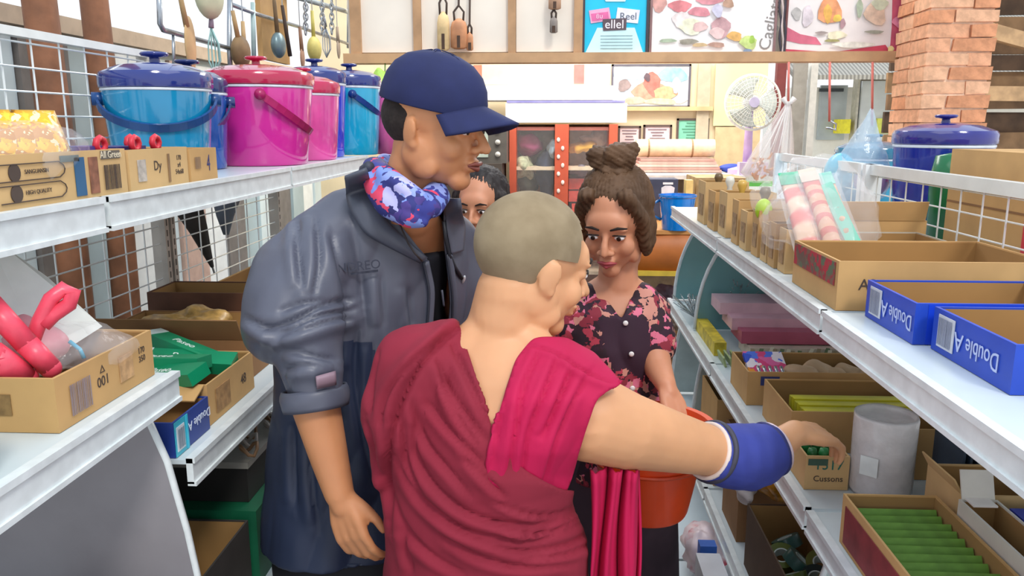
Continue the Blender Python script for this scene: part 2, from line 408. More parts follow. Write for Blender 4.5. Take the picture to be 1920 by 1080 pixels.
g3 = lgond(2.25, 3.185, 'white shelf unit at left holding the pink pots, farthest of the run', 0, 1, 1.46)
for g in (g1, g2, g3): del g['group']
# right run
RGX = .955
def rgond(y0, y1, lab):
    g = thing('shelf_unit', lab, 'shelf', (.75, (y0 + y1) / 2, 0))
    shelf(g, .52, RGX, y0, y1, 1.255, .042); shelf(g, .52, RGX, y0, y1, .85, .042); shelf(g, .52, RGX, y0, y1, .42, .042); shelf(g, .41, RGX, y0, y1, .16, .12)
    shelf(g, 1.40, RGX, y0, y1, 1.255, .042); shelf(g, 1.45, RGX, y0, y1, .85, .042)
    wires('wire_grid', RGX, y0 + .03, y1 - .03, .2, 1.455, g)
    MB().box(RGX - .012, RGX + .012, y0, y1, 1.455, 1.485).build('rail', WIRE, g, bevel=.002)
    for y in (y0 + .012, y1 - .012): MB().box(RGX - .025, RGX + .025, y - .012, y + .012, 0, 1.485).build('upright', WHITE, g, bevel=.003)
    return g
TEAL = mat('#7fb3b5', .2, var=.1, scale=3, trans=.25, alpha=.9); GP = mat('#aebcba', .3, var=.08)
r1 = rgond(.5, 1.50, 'white shelf unit at right holding the blue cartons, nearest the camera')
r2 = rgond(1.515, 2.50, 'white shelf unit at right with snack packs leaning on its top shelf')
r3 = rgond(2.515, 3.50, 'white shelf unit at right end, with rounded pale teal dividers')
prof = lambda a, b, z0, z1: [(a + (b - a) * (1 - math.cos(t * math.pi / 2)), z0 + (z1 - z0) * math.sin(t * math.pi / 2)) for t in [i / 10 for i in range(11)]]
for g, y in ((r3, 3.47), (r3, 2.94)):
    sidepanel(g, y, prof(.53, .74, .855, 1.24), RGX, TEAL, .006)
    sidepanel(g, y, prof(.535, .62, .43, .835), RGX, GP, .006)
sidepanel(r2, 1.53, prof(.535, .62, .43, .80), RGX, GP, .006)
# ---------------------------------------------------------------- goods: builders
om = ['first', 'second', 'third', 'fourth', 'fifth', 'sixth', 'seventh', 'eighth', 'ninth']
def tray(lab, x0, x1, y0, y1, z, h, m=None, rz=0, group=None, name='cardboard_tray', cat='box', t=.004, flaps=(), front=None, inner=None, taper=0):
    """open-topped carton; front = height factor of the side towards the aisle"""
    m = m or CARD; cx, cy = (x0 + x1) / 2, (y0 + y1) / 2; a, b = (x1 - x0) / 2, (y1 - y0) / 2
    g = thing(name, lab, cat, (cx, cy, z), group, rz)
    T = basis(g); mb = MB(T)
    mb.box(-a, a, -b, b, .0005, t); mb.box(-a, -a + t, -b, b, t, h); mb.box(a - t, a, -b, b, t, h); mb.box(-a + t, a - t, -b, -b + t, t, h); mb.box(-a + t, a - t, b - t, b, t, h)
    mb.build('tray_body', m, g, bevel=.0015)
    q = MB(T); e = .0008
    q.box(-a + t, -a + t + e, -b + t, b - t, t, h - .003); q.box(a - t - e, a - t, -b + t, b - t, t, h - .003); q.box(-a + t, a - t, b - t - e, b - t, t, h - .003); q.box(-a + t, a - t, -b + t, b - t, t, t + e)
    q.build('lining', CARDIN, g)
    for side, L, ang in flaps:
        f = MB(T)
        if side == 'W': f.bar((-a, 0, h), (-a - L * math.cos(R(ang)), 0, h + L * math.sin(R(ang))), 2 * b - .01, .003)
        if side == 'E': f.bar((a, 0, h), (a + L * math.cos(R(ang)), 0, h + L * math.sin(R(ang))), 2 * b - .01, .003)
        if side == 'S': f.bar((0, -b, h), (0, -b - L * math.cos(R(ang)), h + L * math.sin(R(ang))), 2 * a - .01, .003)
        if side == 'N': f.bar((0, b, h), (0, b + L * math.cos(R(ang)), h + L * math.sin(R(ang))), 2 * a - .01, .003)
        f.build('flap', m, g)
    return g
def decal(g, M, w_, h_, m, name='printed_label', e=.0012):
    """flat print on a box face: M is the face frame, w_ x h_ centred"""
    return MB(M).box(-w_ / 2, w_ / 2, -h_ / 2, h_ / 2, 0, e).build(name, m, g)
def barcode(g, M, w_, h_, n=18, m=INK, back=None):
    if back: decal(g, M, w_ * 1.15, h_ * 1.15, back, 'label')
    b = MB(M); random.seed(int(w_ * 9999)); x = -w_ / 2
    while x < w_ / 2 - .001:
        q = random.choice((.001, .0016, .0025)); b.box(x, min(x + q, w_ / 2), -h_ / 2, h_ / 2, .0013, .0019); x += q + random.choice((.001, .0018, .0026))
    b.build('barcode', m, g)
def pot(lab, cx, cy, z, r, h, mb_, ml, rb=.86, handle=None, knobm=None, hm=None, group='plastic rice pots', label_=None):
    g = thing('rice_pot', lab, 'pot', (cx, cy, z))
    MB().lathe([(0, .001), (r * rb * .96, .001), (r * rb, .008), (r * (rb + 1) / 2, h * .5), (r * .985, h * .93), (r * .985, h), (r * .93, h), (r * .9, h * .95), (0, h * .95)], (cx, cy, z), 48).build('pot_body', mb_, g, smooth=True, auto=True)
    MB().lathe([(r * .985, h * .955), (r * 1.02, h * .965), (r * 1.03, h * 1.0), (r * 1.03, h + .018), (r * .99, h + .028), (r * .7, h + .044), (r * .3, h + .052), (0, h + .053)], (cx, cy, z), 48).build('lid', ml, g, smooth=True, auto=True)
    MB().lathe([(r * .988, h * .925), (r * 1.0, h * .93), (r * 1.0, h * .95), (r * .988, h * .955)], (cx, cy, z), 48).build('rim_band', mat('#dfe6ee', .3), g, smooth=True)
    kb = h + .051
    MB().lathe([(.016, kb - .004), (.012, kb + .008), (.012, kb + .014), (.03, kb + .017), (.034, kb + .022), (.03, kb + .026), (0, kb + .027)], (cx, cy, z), 20).build('knob', knobm or ml, g, smooth=True)
    hm = hm or ml
    ang, drop = handle or (R(-60), .5)
    # bail handle: half ring hinged at the sides, swung down by drop
    ax = V((math.cos(ang), math.sin(ang), 0)); fw = V((ax.y, -ax.x, 0))
    pts = []
    for i in range(21):
        t = math.pi * i / 20; R_ = r * 1.06
        pts.append(V((cx, cy, z + h * .84)) + ax * R_ * math.cos(t) + (fw * math.cos(drop) + V((0, 0, -1)) * math.sin(drop)) * R_ * 1.06 * math.sin(t))
    hb_ = MB()
    for p, q in zip(pts, pts[1:]): hb_.bar(p, q + (q - p) * .1, .006, .02, (fw * math.sin(drop) + V((0, 0, 1)) * math.cos(drop)))
    hb_.build('handle', hm, g, smooth=False)
    for s in (-1, 1):
        p = V((cx, cy, z + h * .84)) + ax * r * 1.0 * s
        MB().tube([p - ax * s * .01, p + ax * s * .018], .016, 14).build('hinge', hm, g, smooth=True)
    return g
def film_blob(b_pts, m, amp=.012, seed=0, sub=24):
    pass
def bag(lab, c, r, m, pinch=None, name='plastic_bag', cat='bag', seed=0, amp=.012, parts=None, flat=0, rough_=10):
    """crumpled plastic bag: a noisy ellipsoid, optionally drawn to a tied point"""
    c = V(c); g = thing(name, lab, cat, (c.x, c.y, c.z - r[2])) if parts else None
    mb = MB().ell(c, r, n=30, m=20)
    for v in mb.b.verts:
        d = v.co - c; n = noise.noise(v.co * rough_ + V((seed, 0, 0))) + .5 * noise.noise(v.co * rough_ * 2.7 + V((0, seed, 0)))
        v.co += d.normalized() * amp * n * 1.6
        if pinch:
            k = max(0, (v.co.z - c.z) / r[2]); p = V(pinch); 
            s = 1 - .86 * min(1, k) ** 1.1; tgt = c.lerp(p, min(1, k))
            v.co.x = tgt.x + (v.co.x - c.x) * s; v.co.y = tgt.y + (v.co.y - c.y) * s; v.co.z = c.z + (p.z - c.z) * min(1, k) if k > 0 else v.co.z
    if flat:
        for v in mb.b.verts: v.co.z = max(v.co.z, c.z - r[2] + .001)
    if parts: mb.build('film', m, g, smooth=True); return g
    return mb.build(name, m, None, lab, cat, smooth=True)
RED = mat('#d32a3d', .45, var=.1); PINKM = mat('#e2558a', .4, var=.1); BLUEB = mat('#1f47b8', .45, var=.08); NAVY = mat('#23306e', .4, var=.08)
# ---------------------------------------------------------------- left, upper shelf
ZU = 1.4815
g = tray('long cardboard tray with printed front, at the left edge of the upper left shelf', -.96, -.768, 1.0, 1.42, ZU, .078, CARDL)
fx = -.7675
decal(g, LEFTW((fx, 1.275, ZU + .037)), .028, .062, BLUEINK); decal(g, LEFTW((fx, 1.25, ZU + .067)), .05, .01, mat('#5f6f6c', .8), 'printed_bar')
decal(g, LEFTW((fx, 1.315, ZU + .037)), .026, .06, mat('#8b5a44', .8, var=.3, scale=60), 'printed_picture')
decal(g, LEFTW((fx, 1.37, ZU + .069)), .06, .014, mat('#6b6358', .8), 'printed_bar')
text('All Green', .017, LEFTW((fx + .0015, 1.37, ZU + .069)), mat('#e9dcc0', .8), g)
barcode(g, LEFTW((fx, 1.37, ZU + .031)), .05, .042)
for zz in (.052, .022):
    b = MB(LEFTW((fx, 1.17, ZU + zz)))
    pts = [(-.09, .012, .001), (.05, .012, .001), (.062, .006, .001), (.065, 0, .001), (.062, -.006, .001), (.05, -.012, .001), (-.09, -.012, .001)]
    b.tube(pts, .0009, 5); b.build('printed_outline', INK, g)
    MB(LEFTW((fx, 1.115, ZU + zz))).lathe([(.013, 0), (.013, .0012), (0, .0012)], n=18).build('printed_dot', INK, g)
    text('SANGUANSIN' if zz > .04 else 'HIGH QUALITY', .009, LEFTW((fx + .0012, 1.165, ZU + zz)), INK, g)
g = tray('pale cardboard tray in the middle of the three along the upper left shelf', -.94, -.765, 1.425, 1.66, ZU, .075, CARDL)
fx = -.7645
decal(g, LEFTW((fx, 1.468, ZU + .036)), .03, .04, mat('#b5aba0', .8, var=.2, scale=80)); decal(g, LEFTW((fx, 1.575, ZU + .036)), .008, .055, mat('#8d6d4c', .8), 'printed_bar')
text('Dy', .026, LEFTW((fx, 1.53, ZU + .042)), INK, g); text('170\nx4\n54x68', .014, LEFTW((fx, 1.62, ZU + .04)), INK, g)
g = tray('small cardboard box marked 4 beside the pink pot', -.90, -.762, 1.665, 1.80, ZU, .07, CARD)
text('4', .05, LEFTW((-.7615, 1.755, ZU + .036)), NAVY, g, sxy=.7); barcode(g, LEFTW((-.7615, 1.70, ZU + .04)), .03, .025, m=mat('#8a7058', .8))
# things in these trays
for i, (y, dx) in enumerate(((1.40, 0), (1.50, .01), (1.56, -.03), (1.60, 0))):
    c = V((-.80 + dx, y, ZU + .085)); b = MB(); b.tube([c + V((0, .014 * math.cos(t), .012 * math.sin(t))) for t in [k * math.pi / 4 for k in range(8)]], .006, 6, closed=True)
    b.tube([c + V((0, 0, -.012)), c + V((-.02, .01, -.07))], .006, 6)
    b.build('red_loop', RED, None, 'red plastic loop handle standing in the upper left trays, %s' % ('first from the left', 'second from the left', 'third from the left', 'last on the right')[i], 'handle', smooth=True)
MB().box(-.93, -.80, 1.36, 1.41, ZU + .006, ZU + .083).build('purple_packet', mat('#4d3a86', .5), None, 'dark purple packet standing in the long printed tray', 'packet', bevel=.002)
MB().box(-.92, -.80, 1.45, 1.56, ZU + .006, ZU + .080).build('navy_packet', mat('#2e2f6e', .5), None, 'dark navy packet lying in the middle upper tray', 'packet', bevel=.002)
SNK = multimat(['#f2b51c', '#f7c92e', '#f4c22a', '#f0a818', '#e8dcae', '#f5d04a', '#c98a3a', '#f2b51c'], 40, .35, name='snack_print')
for i in range(5):
    y = 1.19 + .024 * i; x = -.90 + .016 * i
    T = Matrix.Translation((x, y + .03, ZU + .06)) @ Euler((R(-28), R(0), R(62))).to_matrix().to_4x4()
    b = MB(T).grid(lambda u, v: ((u - .5) * .075, (.012 * math.sin(math.pi * u) * math.sin(math.pi * v)), v * .095), 8, 8); b.grid(lambda u, v: ((u - .5) * .075, -(.012 * math.sin(math.pi * u) * math.sin(math.pi * v)), v * .095), 8, 8)
    bmesh.ops.remove_doubles(b.b, verts=b.b.verts, dist=.0005)
    o = b.build('snack_packet', SNK, None, 'yellow snack packet in a row in front of the wire mesh, %s' % ('leftmost', 'second from the left', 'middle one', 'fourth from the left', 'rightmost and lowest')[i], 'packet', 'yellow snack packets', smooth=True)
bag('clear crumpled plastic wrap lying over the long printed tray', (-.87, 1.23, ZU + .07), (.1, .15, .06), CLEAR, seed=3, amp=.03)
TEALP = mat('#1587b5', .12, var=.04, coat=.6); NAVYL = mat('#23327c', .12, var=.06, coat=.6); MAG = mat('#d42d97', .14, var=.03, coat=.6); CRIM = mat('#b81f4a', .14, var=.05, coat=.6)
ROY = mat('#2236c9', .12, var=.05, coat=.6); CYAN = mat('#18a6cf', .12, var=.05, coat=.6)
pot('teal rice pot with navy lid and strap behind the cardboard trays', -.972, 1.975, ZU, .127, .215, TEALP, NAVYL, handle=(R(26), .5), hm=mat('#17437c', .3))
pot('dark blue rice pot mostly hidden between the teal pot and the large pink pot', -1.0, 2.212, ZU, .100, .215, mat('#1b4fa0', .15, coat=.5), mat('#1d2c66', .15, coat=.5), handle=(R(20), .9))
pot('large magenta rice pot with crimson lid, standing at the shelf edge', -.905, 2.475, ZU, .166, .245, MAG, CRIM, handle=(R(112), .62), rb=.84, hm=mat('#a81c5c', .3))
pot('smaller pink rice pot just behind the large magenta pot', -.875, 2.83, ZU, .125, .235, mat('#dd4f9f', .15, coat=.5), mat('#c02554', .15, coat=.5), handle=(R(-90), 1.2))
pot('royal blue tall rice pot with a white sticker', -.905, 3.085, ZU, .115, .285, ROY, NAVYL, handle=(R(-100), 1.4))
pot('cyan rice pot with dark navy lid, last on the upper left shelf', -.80, 3.10 - .01, ZU, .008, .01, CYAN, NAVYL) if 0 else None
pc = pot('cyan rice pot with dark navy lid, last in the row beside the capped man', -.835, 3.33, ZU, .125, .285, CYAN, NAVYL, handle=(R(108), .6), hm=mat('#163c86', .3))
decal(bpy.data.objects['rice_pot.004'], frame((-.868 + .06, 2.95, ZU + .2), (1, .25, 0), (0, 0, 1)), .035, .06, mat('#c9cfe0', .5), 'sticker')
MB().lathe([(0, 0), (.05, 0), (.055, .1), (.05, .25), (.0, .26)], (-.70, 3.42, ZU), 24).build('pink_canister', mat('#d2619d', .3), None, 'pink canister at the far end of the upper left shelf', 'canister', smooth=True)
# ---------------------------------------------------------------- left, middle shelf
ZM = 1.1865
g = tray('brown carton tray with a barcode at the front of the left middle shelf', -.93, -.672, 1.005, 1.272, ZM, .078, CARD, t=.005)
fx = -.6715
barcode(g, LEFTW((fx, 1.06, ZM + .036)), .05, .045, m=mat('#8f7f80', .8)); text('001', .022, LEFTW((fx, 1.12, ZM + .038)), INK, g); text('\u25b3', .015, LEFTW((fx, 1.12, ZM + .056)), INK, g)
decal(g, LEFTW((fx, 1.185, ZM + .04)), .04, .04, mat('#c2996b', .85, var=.2, scale=60)); text('170\n350', .014, LEFTW((fx, 1.235, ZM + .046)), INK, g)
decal(g, FRONT((-.80, 1.0045, ZM + .04)), .13, .03, mat('#8a6b40', .8, var=.2, scale=90)); text('LOT 12', .018, FRONT((-.80, 1.003, ZM + .04)), INK, g)
MB().box(-.665, -.6635, 0, .001, 0, .001).b.free()
GLOVE = mat('#ee4f66', .35, var=.1, bump=.3, scale=30)
b = MB(); P = lambda px, py, y: at(px, py, y=y)
b.limb([(P(-20, 570, 1.05), .017), (P(50, 645, 1.06), .016), (P(95, 690, 1.07), .015)]); b.limb([(P(-20, 670, 1.02), .024), (P(50, 705, 1.06), .016)])
b.build('salmon_glove_pair', GLOVE, None, 'salmon red rubber gloves piled in the left corner of the carton tray', 'gloves', smooth=True)
b = MB(); b.tube([P(60, 640, 1.08), P(75, 600, 1.09), P(95, 560, 1.10), P(120, 540, 1.11), P(137, 548, 1.11), P(130, 570, 1.11), P(100, 590, 1.10), P(80, 610, 1.09)], .011, 10)
b.build('salmon_hose_loop', GLOVE, None, 'salmon red plastic loop rising in front of the white sheet', 'hose', smooth=True)
MB().poly([at(-60, 690, y=1.11), at(70, 690, y=1.17), at(192, 612, y=1.262), at(90, 520, y=1.25), at(-5, 452, y=1.20), at(-60, 440, y=1.17)], .003, (.3, -.6, .1)).build('white_plastic_sheet', mat('#dfe3dd', .3, var=.06, bump=.3), None, 'white plastic sheet leaning behind the carton tray with gloves', 'sheet')
bag('clear crinkled bag lying in the carton tray with gloves', (-.78, 1.14, ZM + .075), (.1, .1, .045), CLEAR, seed=5, amp=.03)
bag('pale pink bag at the back of the carton tray with gloves', (-.86, 1.2, ZM + .08), (.07, .05, .035), mat('#ef9aa6', .4, alpha=.8), seed=8, amp=.02)
MB().tube([P(130, 640, 1.12), P(150, 655, 1.12), P(158, 672, 1.12)], .003, 8).build('blue_straw', mat('#2aa6c9', .4), None, 'bright blue strip on the clear bag in the carton tray', 'strip', smooth=True)
MB().lathe([(0, 0), (.04, 0), (.042, .1), (.03, .13), (0, .13)], (-.70, .845, ZM), 24).build('teal_bottle', mat('#38c5c0', .3), None, 'turquoise plastic bottle cut off at the left edge', 'bottle', smooth=True)
# ---------------------------------------------------------------- left, lower shelf
ZL = 1.0205
g = tray('blue and turquoise paper carton turned upside down at the front of the lower left shelf', -.95, -.665, 1.305, 1.45, ZL, .066, mat('#27408f', .45, var=.05), name='blue_carton')
fx = -.6645
decal(g, LEFTW((fx, 1.332, ZL + .033)), .052, .064, mat('#3fb6cc', .4)); decal(g, LEFTW((fx + .001, 1.326, ZL + .032)), .03, .045, mat('#d8dde2', .5), 'label'); barcode(g, LEFTW((fx + .002, 1.326, ZL + .032)), .022, .036, m=mat('#7d8a98', .6))
decal(g, LEFTW((fx + .001, 1.352, ZL + .033)), .006, .064, mat('#3fc4e0', .4), 'printed_bar')
text('Double A', .024, frame((fx + .0015, 1.405, ZL + .038), (0, -1, 0), (0, 0, -1)), mat('#d9e2f4', .5), g)
g = tray('cardboard tray of green packets on the lower left shelf', -.95, -.67, 1.46, 1.70, ZL, .085, CARD, flaps=(('S', .05, -20),))
text('48', .03, LEFTW((-.6695, 1.64, ZL + .04)), INK, g); decal(g, LEFTW((-.6695, 1.53, ZL + .04)), .07, .05, mat('#a37c50', .85, var=.25, scale=50))
GRN = mat('#0f8a5f', .35, var=.12, scale=10)
for i in range(4):
    T = Matrix.Translation((-.775 - .03 * (i % 2), 1.50 + .052 * i, ZL + .088 + .012 * (i % 2))) @ Euler((R(14 - 20 * (i % 2)), R(-10 + 7 * i), R(-22 + 14 * (i % 3)))).to_matrix().to_4x4()
    g = thing('green_packet', 'dark green packet with white ends, %s in the lower left tray' % ('nearest', 'second', 'third', 'farthest')[i], 'packet', T.translation)
    MB(T).box(-.1, .1, -.026, .026, -.012, .014).build('wrapper', GRN, g, bevel=.004)
    MB(T).box(-.1005, -.075, -.0265, .0265, -.0125, .0146).build('end_band', mat('#dfeee6', .4), g)
    text('Paseo', .026, T @ Matrix.Translation((.0, 0, .0146)), mat('#e7f4ec', .4), g)
tray('brown carton with folded flaps behind the green packets', -1.08, -.70, 1.74, 2.02, ZL, .10, CARDD, flaps=(('S', .06, 60),))
tray('pale open cardboard carton at the far end of the lower left shelf', -1.05, -.68, 2.32, 2.7, ZL, .10, CARDL)
tray('dark brown wooden box under the wire mesh behind the green packets', -1.09, -.82, 2.06, 2.22, ZL, .14, mat('#5a3826', .7, var=.2))
bag('bag of amber sweets in the brown carton behind the green packets', (-.90, 1.88, ZL + .09), (.1, .09, .05), mat('#b08a4c', .3, var=.4, scale=40, alpha=.9, bump=.5), seed=9, amp=.03)
MB().box(-.76, -.72, 2.36, 2.40, ZL + .005, ZL + .15).build('orange_tube_box', mat('#f05a24', .4), None, 'bright orange upright pack beside the sleeve of the grey jacket', 'packet', bevel=.003)
MB().lathe([(0, 0), (.018, 0), (.018, .12), (.008, .14), (0, .14)], (-.70, 2.42, ZL + .005), 14).build('teal_tube', mat('#1c8f8c', .4), None, 'small teal tube beside the orange pack', 'tube', smooth=True)
# under the lower left shelf, in shade
zb = .6205
g = thing('green_box', 'dark green carton with large pale letters under the lower left shelf', 'box', (-.78, 1.75, zb))
MB().box(-.95, -.63, 1.56, 1.95, zb, zb + .17).build('carton', mat('#0b5a3c', .5), g, bevel=.003); text('PASEO', .1, LEFTW((-.6292, 1.76, zb + .09)), mat('#a5c9b8', .5), g, sxy=.75); text('PASEO', .07, FRONT((-.78, 1.559, zb + .1)), mat('#a5c9b8', .5), g)
g = thing('black_box', 'black box with white edges stacked on the dark green carton', 'box', (-.78, 1.75, zb + .17))
MB().box(-.92, -.66, 1.6, 1.9, zb + .171, zb + .25).build('carton', mat('#22201f', .5), g, bevel=.003); MB().box(-.93, -.655, 1.595, 1.905, zb + .2505, zb + .265).build('lid', mat('#8d8a82', .5), g, bevel=.003)
for i in range(7):
    c = V((-.66 - .02 * (i % 3), 1.62 + .05 * i, zb + .268)); b = MB(); b.tube([c + V((.018 * math.cos(t), .018 * math.sin(t), .018 + .012 * math.sin(2 * t))) for t in [k * math.pi / 5 for k in range(10)]], .004, 6, closed=True)
    b.build('curled_strap', (mat('#8c6a4a', .5), mat('#b9b0a5', .4))[i % 2], None, 'curled strap on the stacked dark boxes at left, %s from the front' % ['first', 'second', 'third', 'fourth', 'fifth', 'sixth', 'seventh'][i], 'strap', 'curled straps on the dark boxes', smooth=True)
tray('dark carton low down at left beneath the pale price rail', -.95, -.64, 1.32, 1.54, zb, .16, mat('#35302d', .7))
bag('shiny dark green bag hanging over the low left shelf edge', (-.66, 1.66, zb - .06), (.045, .13, .07), mat('#0f7a62', .25, alpha=.95), seed=4, amp=.02)
tray('dark blue carton at the bottom left corner', -.90, -.60, .95, 1.22, .6205, .16, mat('#26305a', .5, var=.1), name='blue_carton')
g = thing('grey_bin', 'dark grey plastic bin on the lowest left shelf', 'bin', (-.76, 1.72, .2))
MB().lathe([(0, 0), (.12, 0), (.15, .28), (.155, .28), (.155, .3), (.142, .3), (.12, .02), (0, .02)], (-.76, 1.72, .2005), 28).build('bin_body', mat('#2b2b30', .4), g, smooth=True, auto=True)
MB().tube([(-.76 + .155 * math.cos(t), 1.72 + .155 * math.sin(t), .5) for t in [k * math.pi / 12 for k in range(24)]], .007, 6, closed=True).build('rim', mat('#3a3a40', .4), g, smooth=True)
tray('brown carton on the lowest left shelf by the floor', -.95, -.63, 2.0, 2.35, .2005, .2, CARDD)
# ---------------------------------------------------------------- right, upper shelf
ZT = 1.2555
def bluebox(lab, y0, y1, x0):
    g = tray(lab, x0, x0 + .28, y0, y1, ZT, .068, BLUEB, name='blue_carton', t=.005)
    fx = x0 - .0008; mid = (y0 + y1) / 2
    decal(g, RIGHTW((fx, y1 - .045, ZT + .036)), .05, .05, mat('#cfd2da', .6), 'label'); barcode(g, RIGHTW((fx - .001, y1 - .045, ZT + .036)), .042, .042, m=mat('#8f94a6', .6))
    text('A', .04, frame((fx - .001, y1 - .085, ZT + .034), (0, 1, 0), (0, 0, -1)), mat('#b9c6ec', .6), g)
    text('Double', .037, frame((fx - .001, y1 - .15, ZT + .034), (0, 1, 0), (0, 0, -1)), mat('#b9c6ec', .6), g, sxy=.8)
    MB().box(x0 + .02, x0 + .27, y0 - .0012, y0, ZT + .001, ZT + .066).build('side_print', mat('#1440c8', .4), g)
bluebox('nearest blue carton tray on the upper right shelf', 1.03, 1.255, .595)
bluebox('second blue carton tray on the upper right shelf, behind the nearest one', 1.275, 1.475, .575)
g = tray('wide brown carton tray behind the blue cartons, with dark red print on its side', .535, .93, 1.515, 1.80, ZT, .095, CARD, t=.005)
decal(g, RIGHTW((.5342, 1.66, ZT + .068)), .26, .045, multimat(['#9b2f38', '#6a5348', '#b02c3c', '#7a5a4a', '#5d6b52'], 30, .7, name='carton_print')); text('A3+', .03, FRONT((.60, 1.5142, ZT + .05)), INK, g)
tray('low grey-white carton lying behind the wide brown tray', .60, .90, 1.86, 2.03, ZT, .085, mat('#b9b1a0', .6, var=.08), cat='box')
tray('brown carton tray by the wire mesh with its flap raised', .69, .935, 2.06, 2.42, ZT, .11, CARD, flaps=(('S', .05, 75),))
# row of narrow upright cartons at the far end
ups = [(1.90, .545, .105), (1.975, .54, .11), (2.05, .54, .10), (2.14, .54, .125), (2.25, .535, .11), (2.36, .535, .13), (2.52, .535, .14), (2.68, .53, .13), (2.86, .53, .15)]
om = ['first', 'second', 'third', 'fourth', 'fifth', 'sixth', 'seventh', 'eighth', 'ninth']
for i, (y, x, h) in enumerate(ups):
    wd = (.06, .06, .06, .07, .08, .08, .12, .12, .14)[i]
    g = tray('narrow upright carton at the upper right shelf edge, %s from the wide brown tray' % om[i], x, x + .15, y, y + wd, ZT, h, (CARDL, CARD)[i % 2], cat='box', name='upright_carton')
    decal(g, RIGHTW((x - .0006, y + wd / 2, ZT + h * .45)), wd * .6, h * .5, mat('#9b7c58', .85, var=.25, scale=70))
for i, y in enumerate((1.99, 2.27, 2.55, 2.73, 2.92)):
    MB().lathe([(0, 0), (.02, 0), (.024, .05), (.012, .1), (.008, .12), (.016, .14), (.012, .155), (0, .158)], (.59, y + .02, ZT + .02), 16).build('small_bottle', (mat('#d7d4c6', .3), mat('#6b5638', .3), mat('#c9a24a', .3))[i % 3], None, 'small bottle standing in an upright carton, %s from the front' % om[i], 'bottle', smooth=True)
MB().ell((.555, 2.16, ZT + .125), (.022, .022, .03)).build('yellow_green_ball', mat('#b9dc2a', .4), None, 'bright yellow-green ball in a clear bag on the upright cartons', 'ball', smooth=True)
bag('clear bag around the yellow-green ball', (.57, 2.17, ZT + .145), (.05, .06, .06), CLEAR, seed=11, amp=.02)
# leaning snack packs
PST = wavemat('#e2685c', '#e8c3a4', 6.5, 'Y', .4, .6, w=(.35, .6)); PST2 = wavemat('#cf5a48', '#d8a07c', 14, 'Y', .45, 2.5)
def pack(lab, p0, p1, p2, th, m, hdr, crimp):
    """flat pillow pack given by three corners: bottom left, bottom right, top left"""
    p0, p1, p2 = V(p0), V(p1), V(p2); a, b = p1 - p0, p2 - p0; n = a.cross(b).normalized()
    F = frame(p0, a, b); g = thing('snack_pack', lab, 'packet', p0); W, H = a.length, b.length; n = F.to_3x3() @ V((0, 0, 1))
    q = MB(F)
    for s in (1, -1): q.grid(lambda u, v: (u * W, v * H, s * th * (math.sin(math.pi * u) * math.sin(math.pi * v)) ** .45 * (1 + .25 * math.sin(v * 34))), 12, 24)
    bmesh.ops.remove_doubles(q.b, verts=q.b.verts, dist=.0004)
    q.build('wrapper', m, g, smooth=True)
    MB(F).box(0, W, H * .995, H + .035, -.0015, .0015).build('header', hdr, g)
    MB(F).box(-.004, W + .004, -.012, .004, -.0012, .0012).build('seal', crimp, g)
    fm = MB(F)
    for s in (1, -1): fm.grid(lambda u, v: (-.01 + u * (W + .02), -.01 + v * (H + .04), s * (th + .006) * (math.sin(math.pi * u) * math.sin(math.pi * v)) ** .4), 10, 14)
    fm.build('film', CLEAR, g, smooth=True)
    return g
GH = mat('#3cc07a', .4); 
Q = lambda px, py, y: at(px, py, y=y)
pack('red and white striped snack pack with green header, leaning left of the others', Q(1496, 468, 1.86), Q(1552, 463, 1.86), Q(1436, 352, 1.98), .012, PST, mat('#35b98c', .4), mat('#e9d9c9', .4))
pack('coral snack pack leaning in the middle of the three packs', Q(1548, 468, 1.84), Q(1582, 462, 1.84), Q(1490, 345, 1.96), .011, PST2, mat('#e6c9b4', .4), mat('#e08a7a', .4))
pack('tan snack pack with turquoise edge leaning right of the others', Q(1588, 466, 1.84), Q(1612, 462, 1.84), Q(1530, 350, 1.96), .010, mat('#c99a72', .5, var=.3, scale=40), mat('#6cc9b5', .4), mat('#d9c6a4', .4))
MB().bar(Q(1606, 466, 1.83), Q(1548, 345, 1.95), .03, .004, (0, 1, .4)).build('turquoise_strip', mat('#62c2a6', .4), None, 'turquoise cardboard strip along the rightmost leaning snack pack', 'strip')
bag('large clear bag enclosing the leaning snack packs', Q(1530, 400, 1.92), (.13, .09, .11), CLEAR, seed=21, amp=.03)
# ---------------------------------------------------------------- right, lower shelf
ZR = .8505
g = tray('carton tray with green folded sheets at the front of the lower right shelf', .53, .695, 1.08, 1.385, ZR, .095, CARD, flaps=())
decal(g, RIGHTW((.5292, 1.23, ZR + .045)), .27, .07, mat('#7c2f32', .6, var=.25, scale=20))
GS = mat('#6f9a3a', .5, var=.15, scale=30)
for i in range(9):
    MB(Matrix.Translation((.612, 1.12 + .026 * i, ZR + .008)) @ Euler((R(-30 - 3 * (i % 2)), 0, R((-1, 1.2, 0)[i % 3]))).to_matrix().to_4x4()).box(-.075, .075, -.0025, .0025, 0, .078).build('green_sheet', GS, None, 'folded green sheet in the front tray, %s from the near side' % om[i], 'sheet', 'green sheets in the front carton tray', bevel=.001)
g = tray('white carton with torn taped top at the front right corner', .70, .765, 1.02, 1.32, ZR, .12, mat('#cfc8bc', .6, var=.06), name='white_carton', flaps=(('N', .05, 70),))
MB().box(.71, .75, 1.29, 1.33, ZR + .12, ZR + .123).build('tape', mat('#e6ded6', .2), g)
MB().box(.775, .935, 1.02, 1.30, ZR, ZR + .115).build('navy_box', mat('#1d2f9c', .5), None, 'dark blue box in the bottom right corner of the picture', 'box', bevel=.003)
tray('pale carton lying open behind the white carton', .715, .94, 1.335, 1.47, ZR, .12, CARDL, flaps=(('W', .03, 60),))
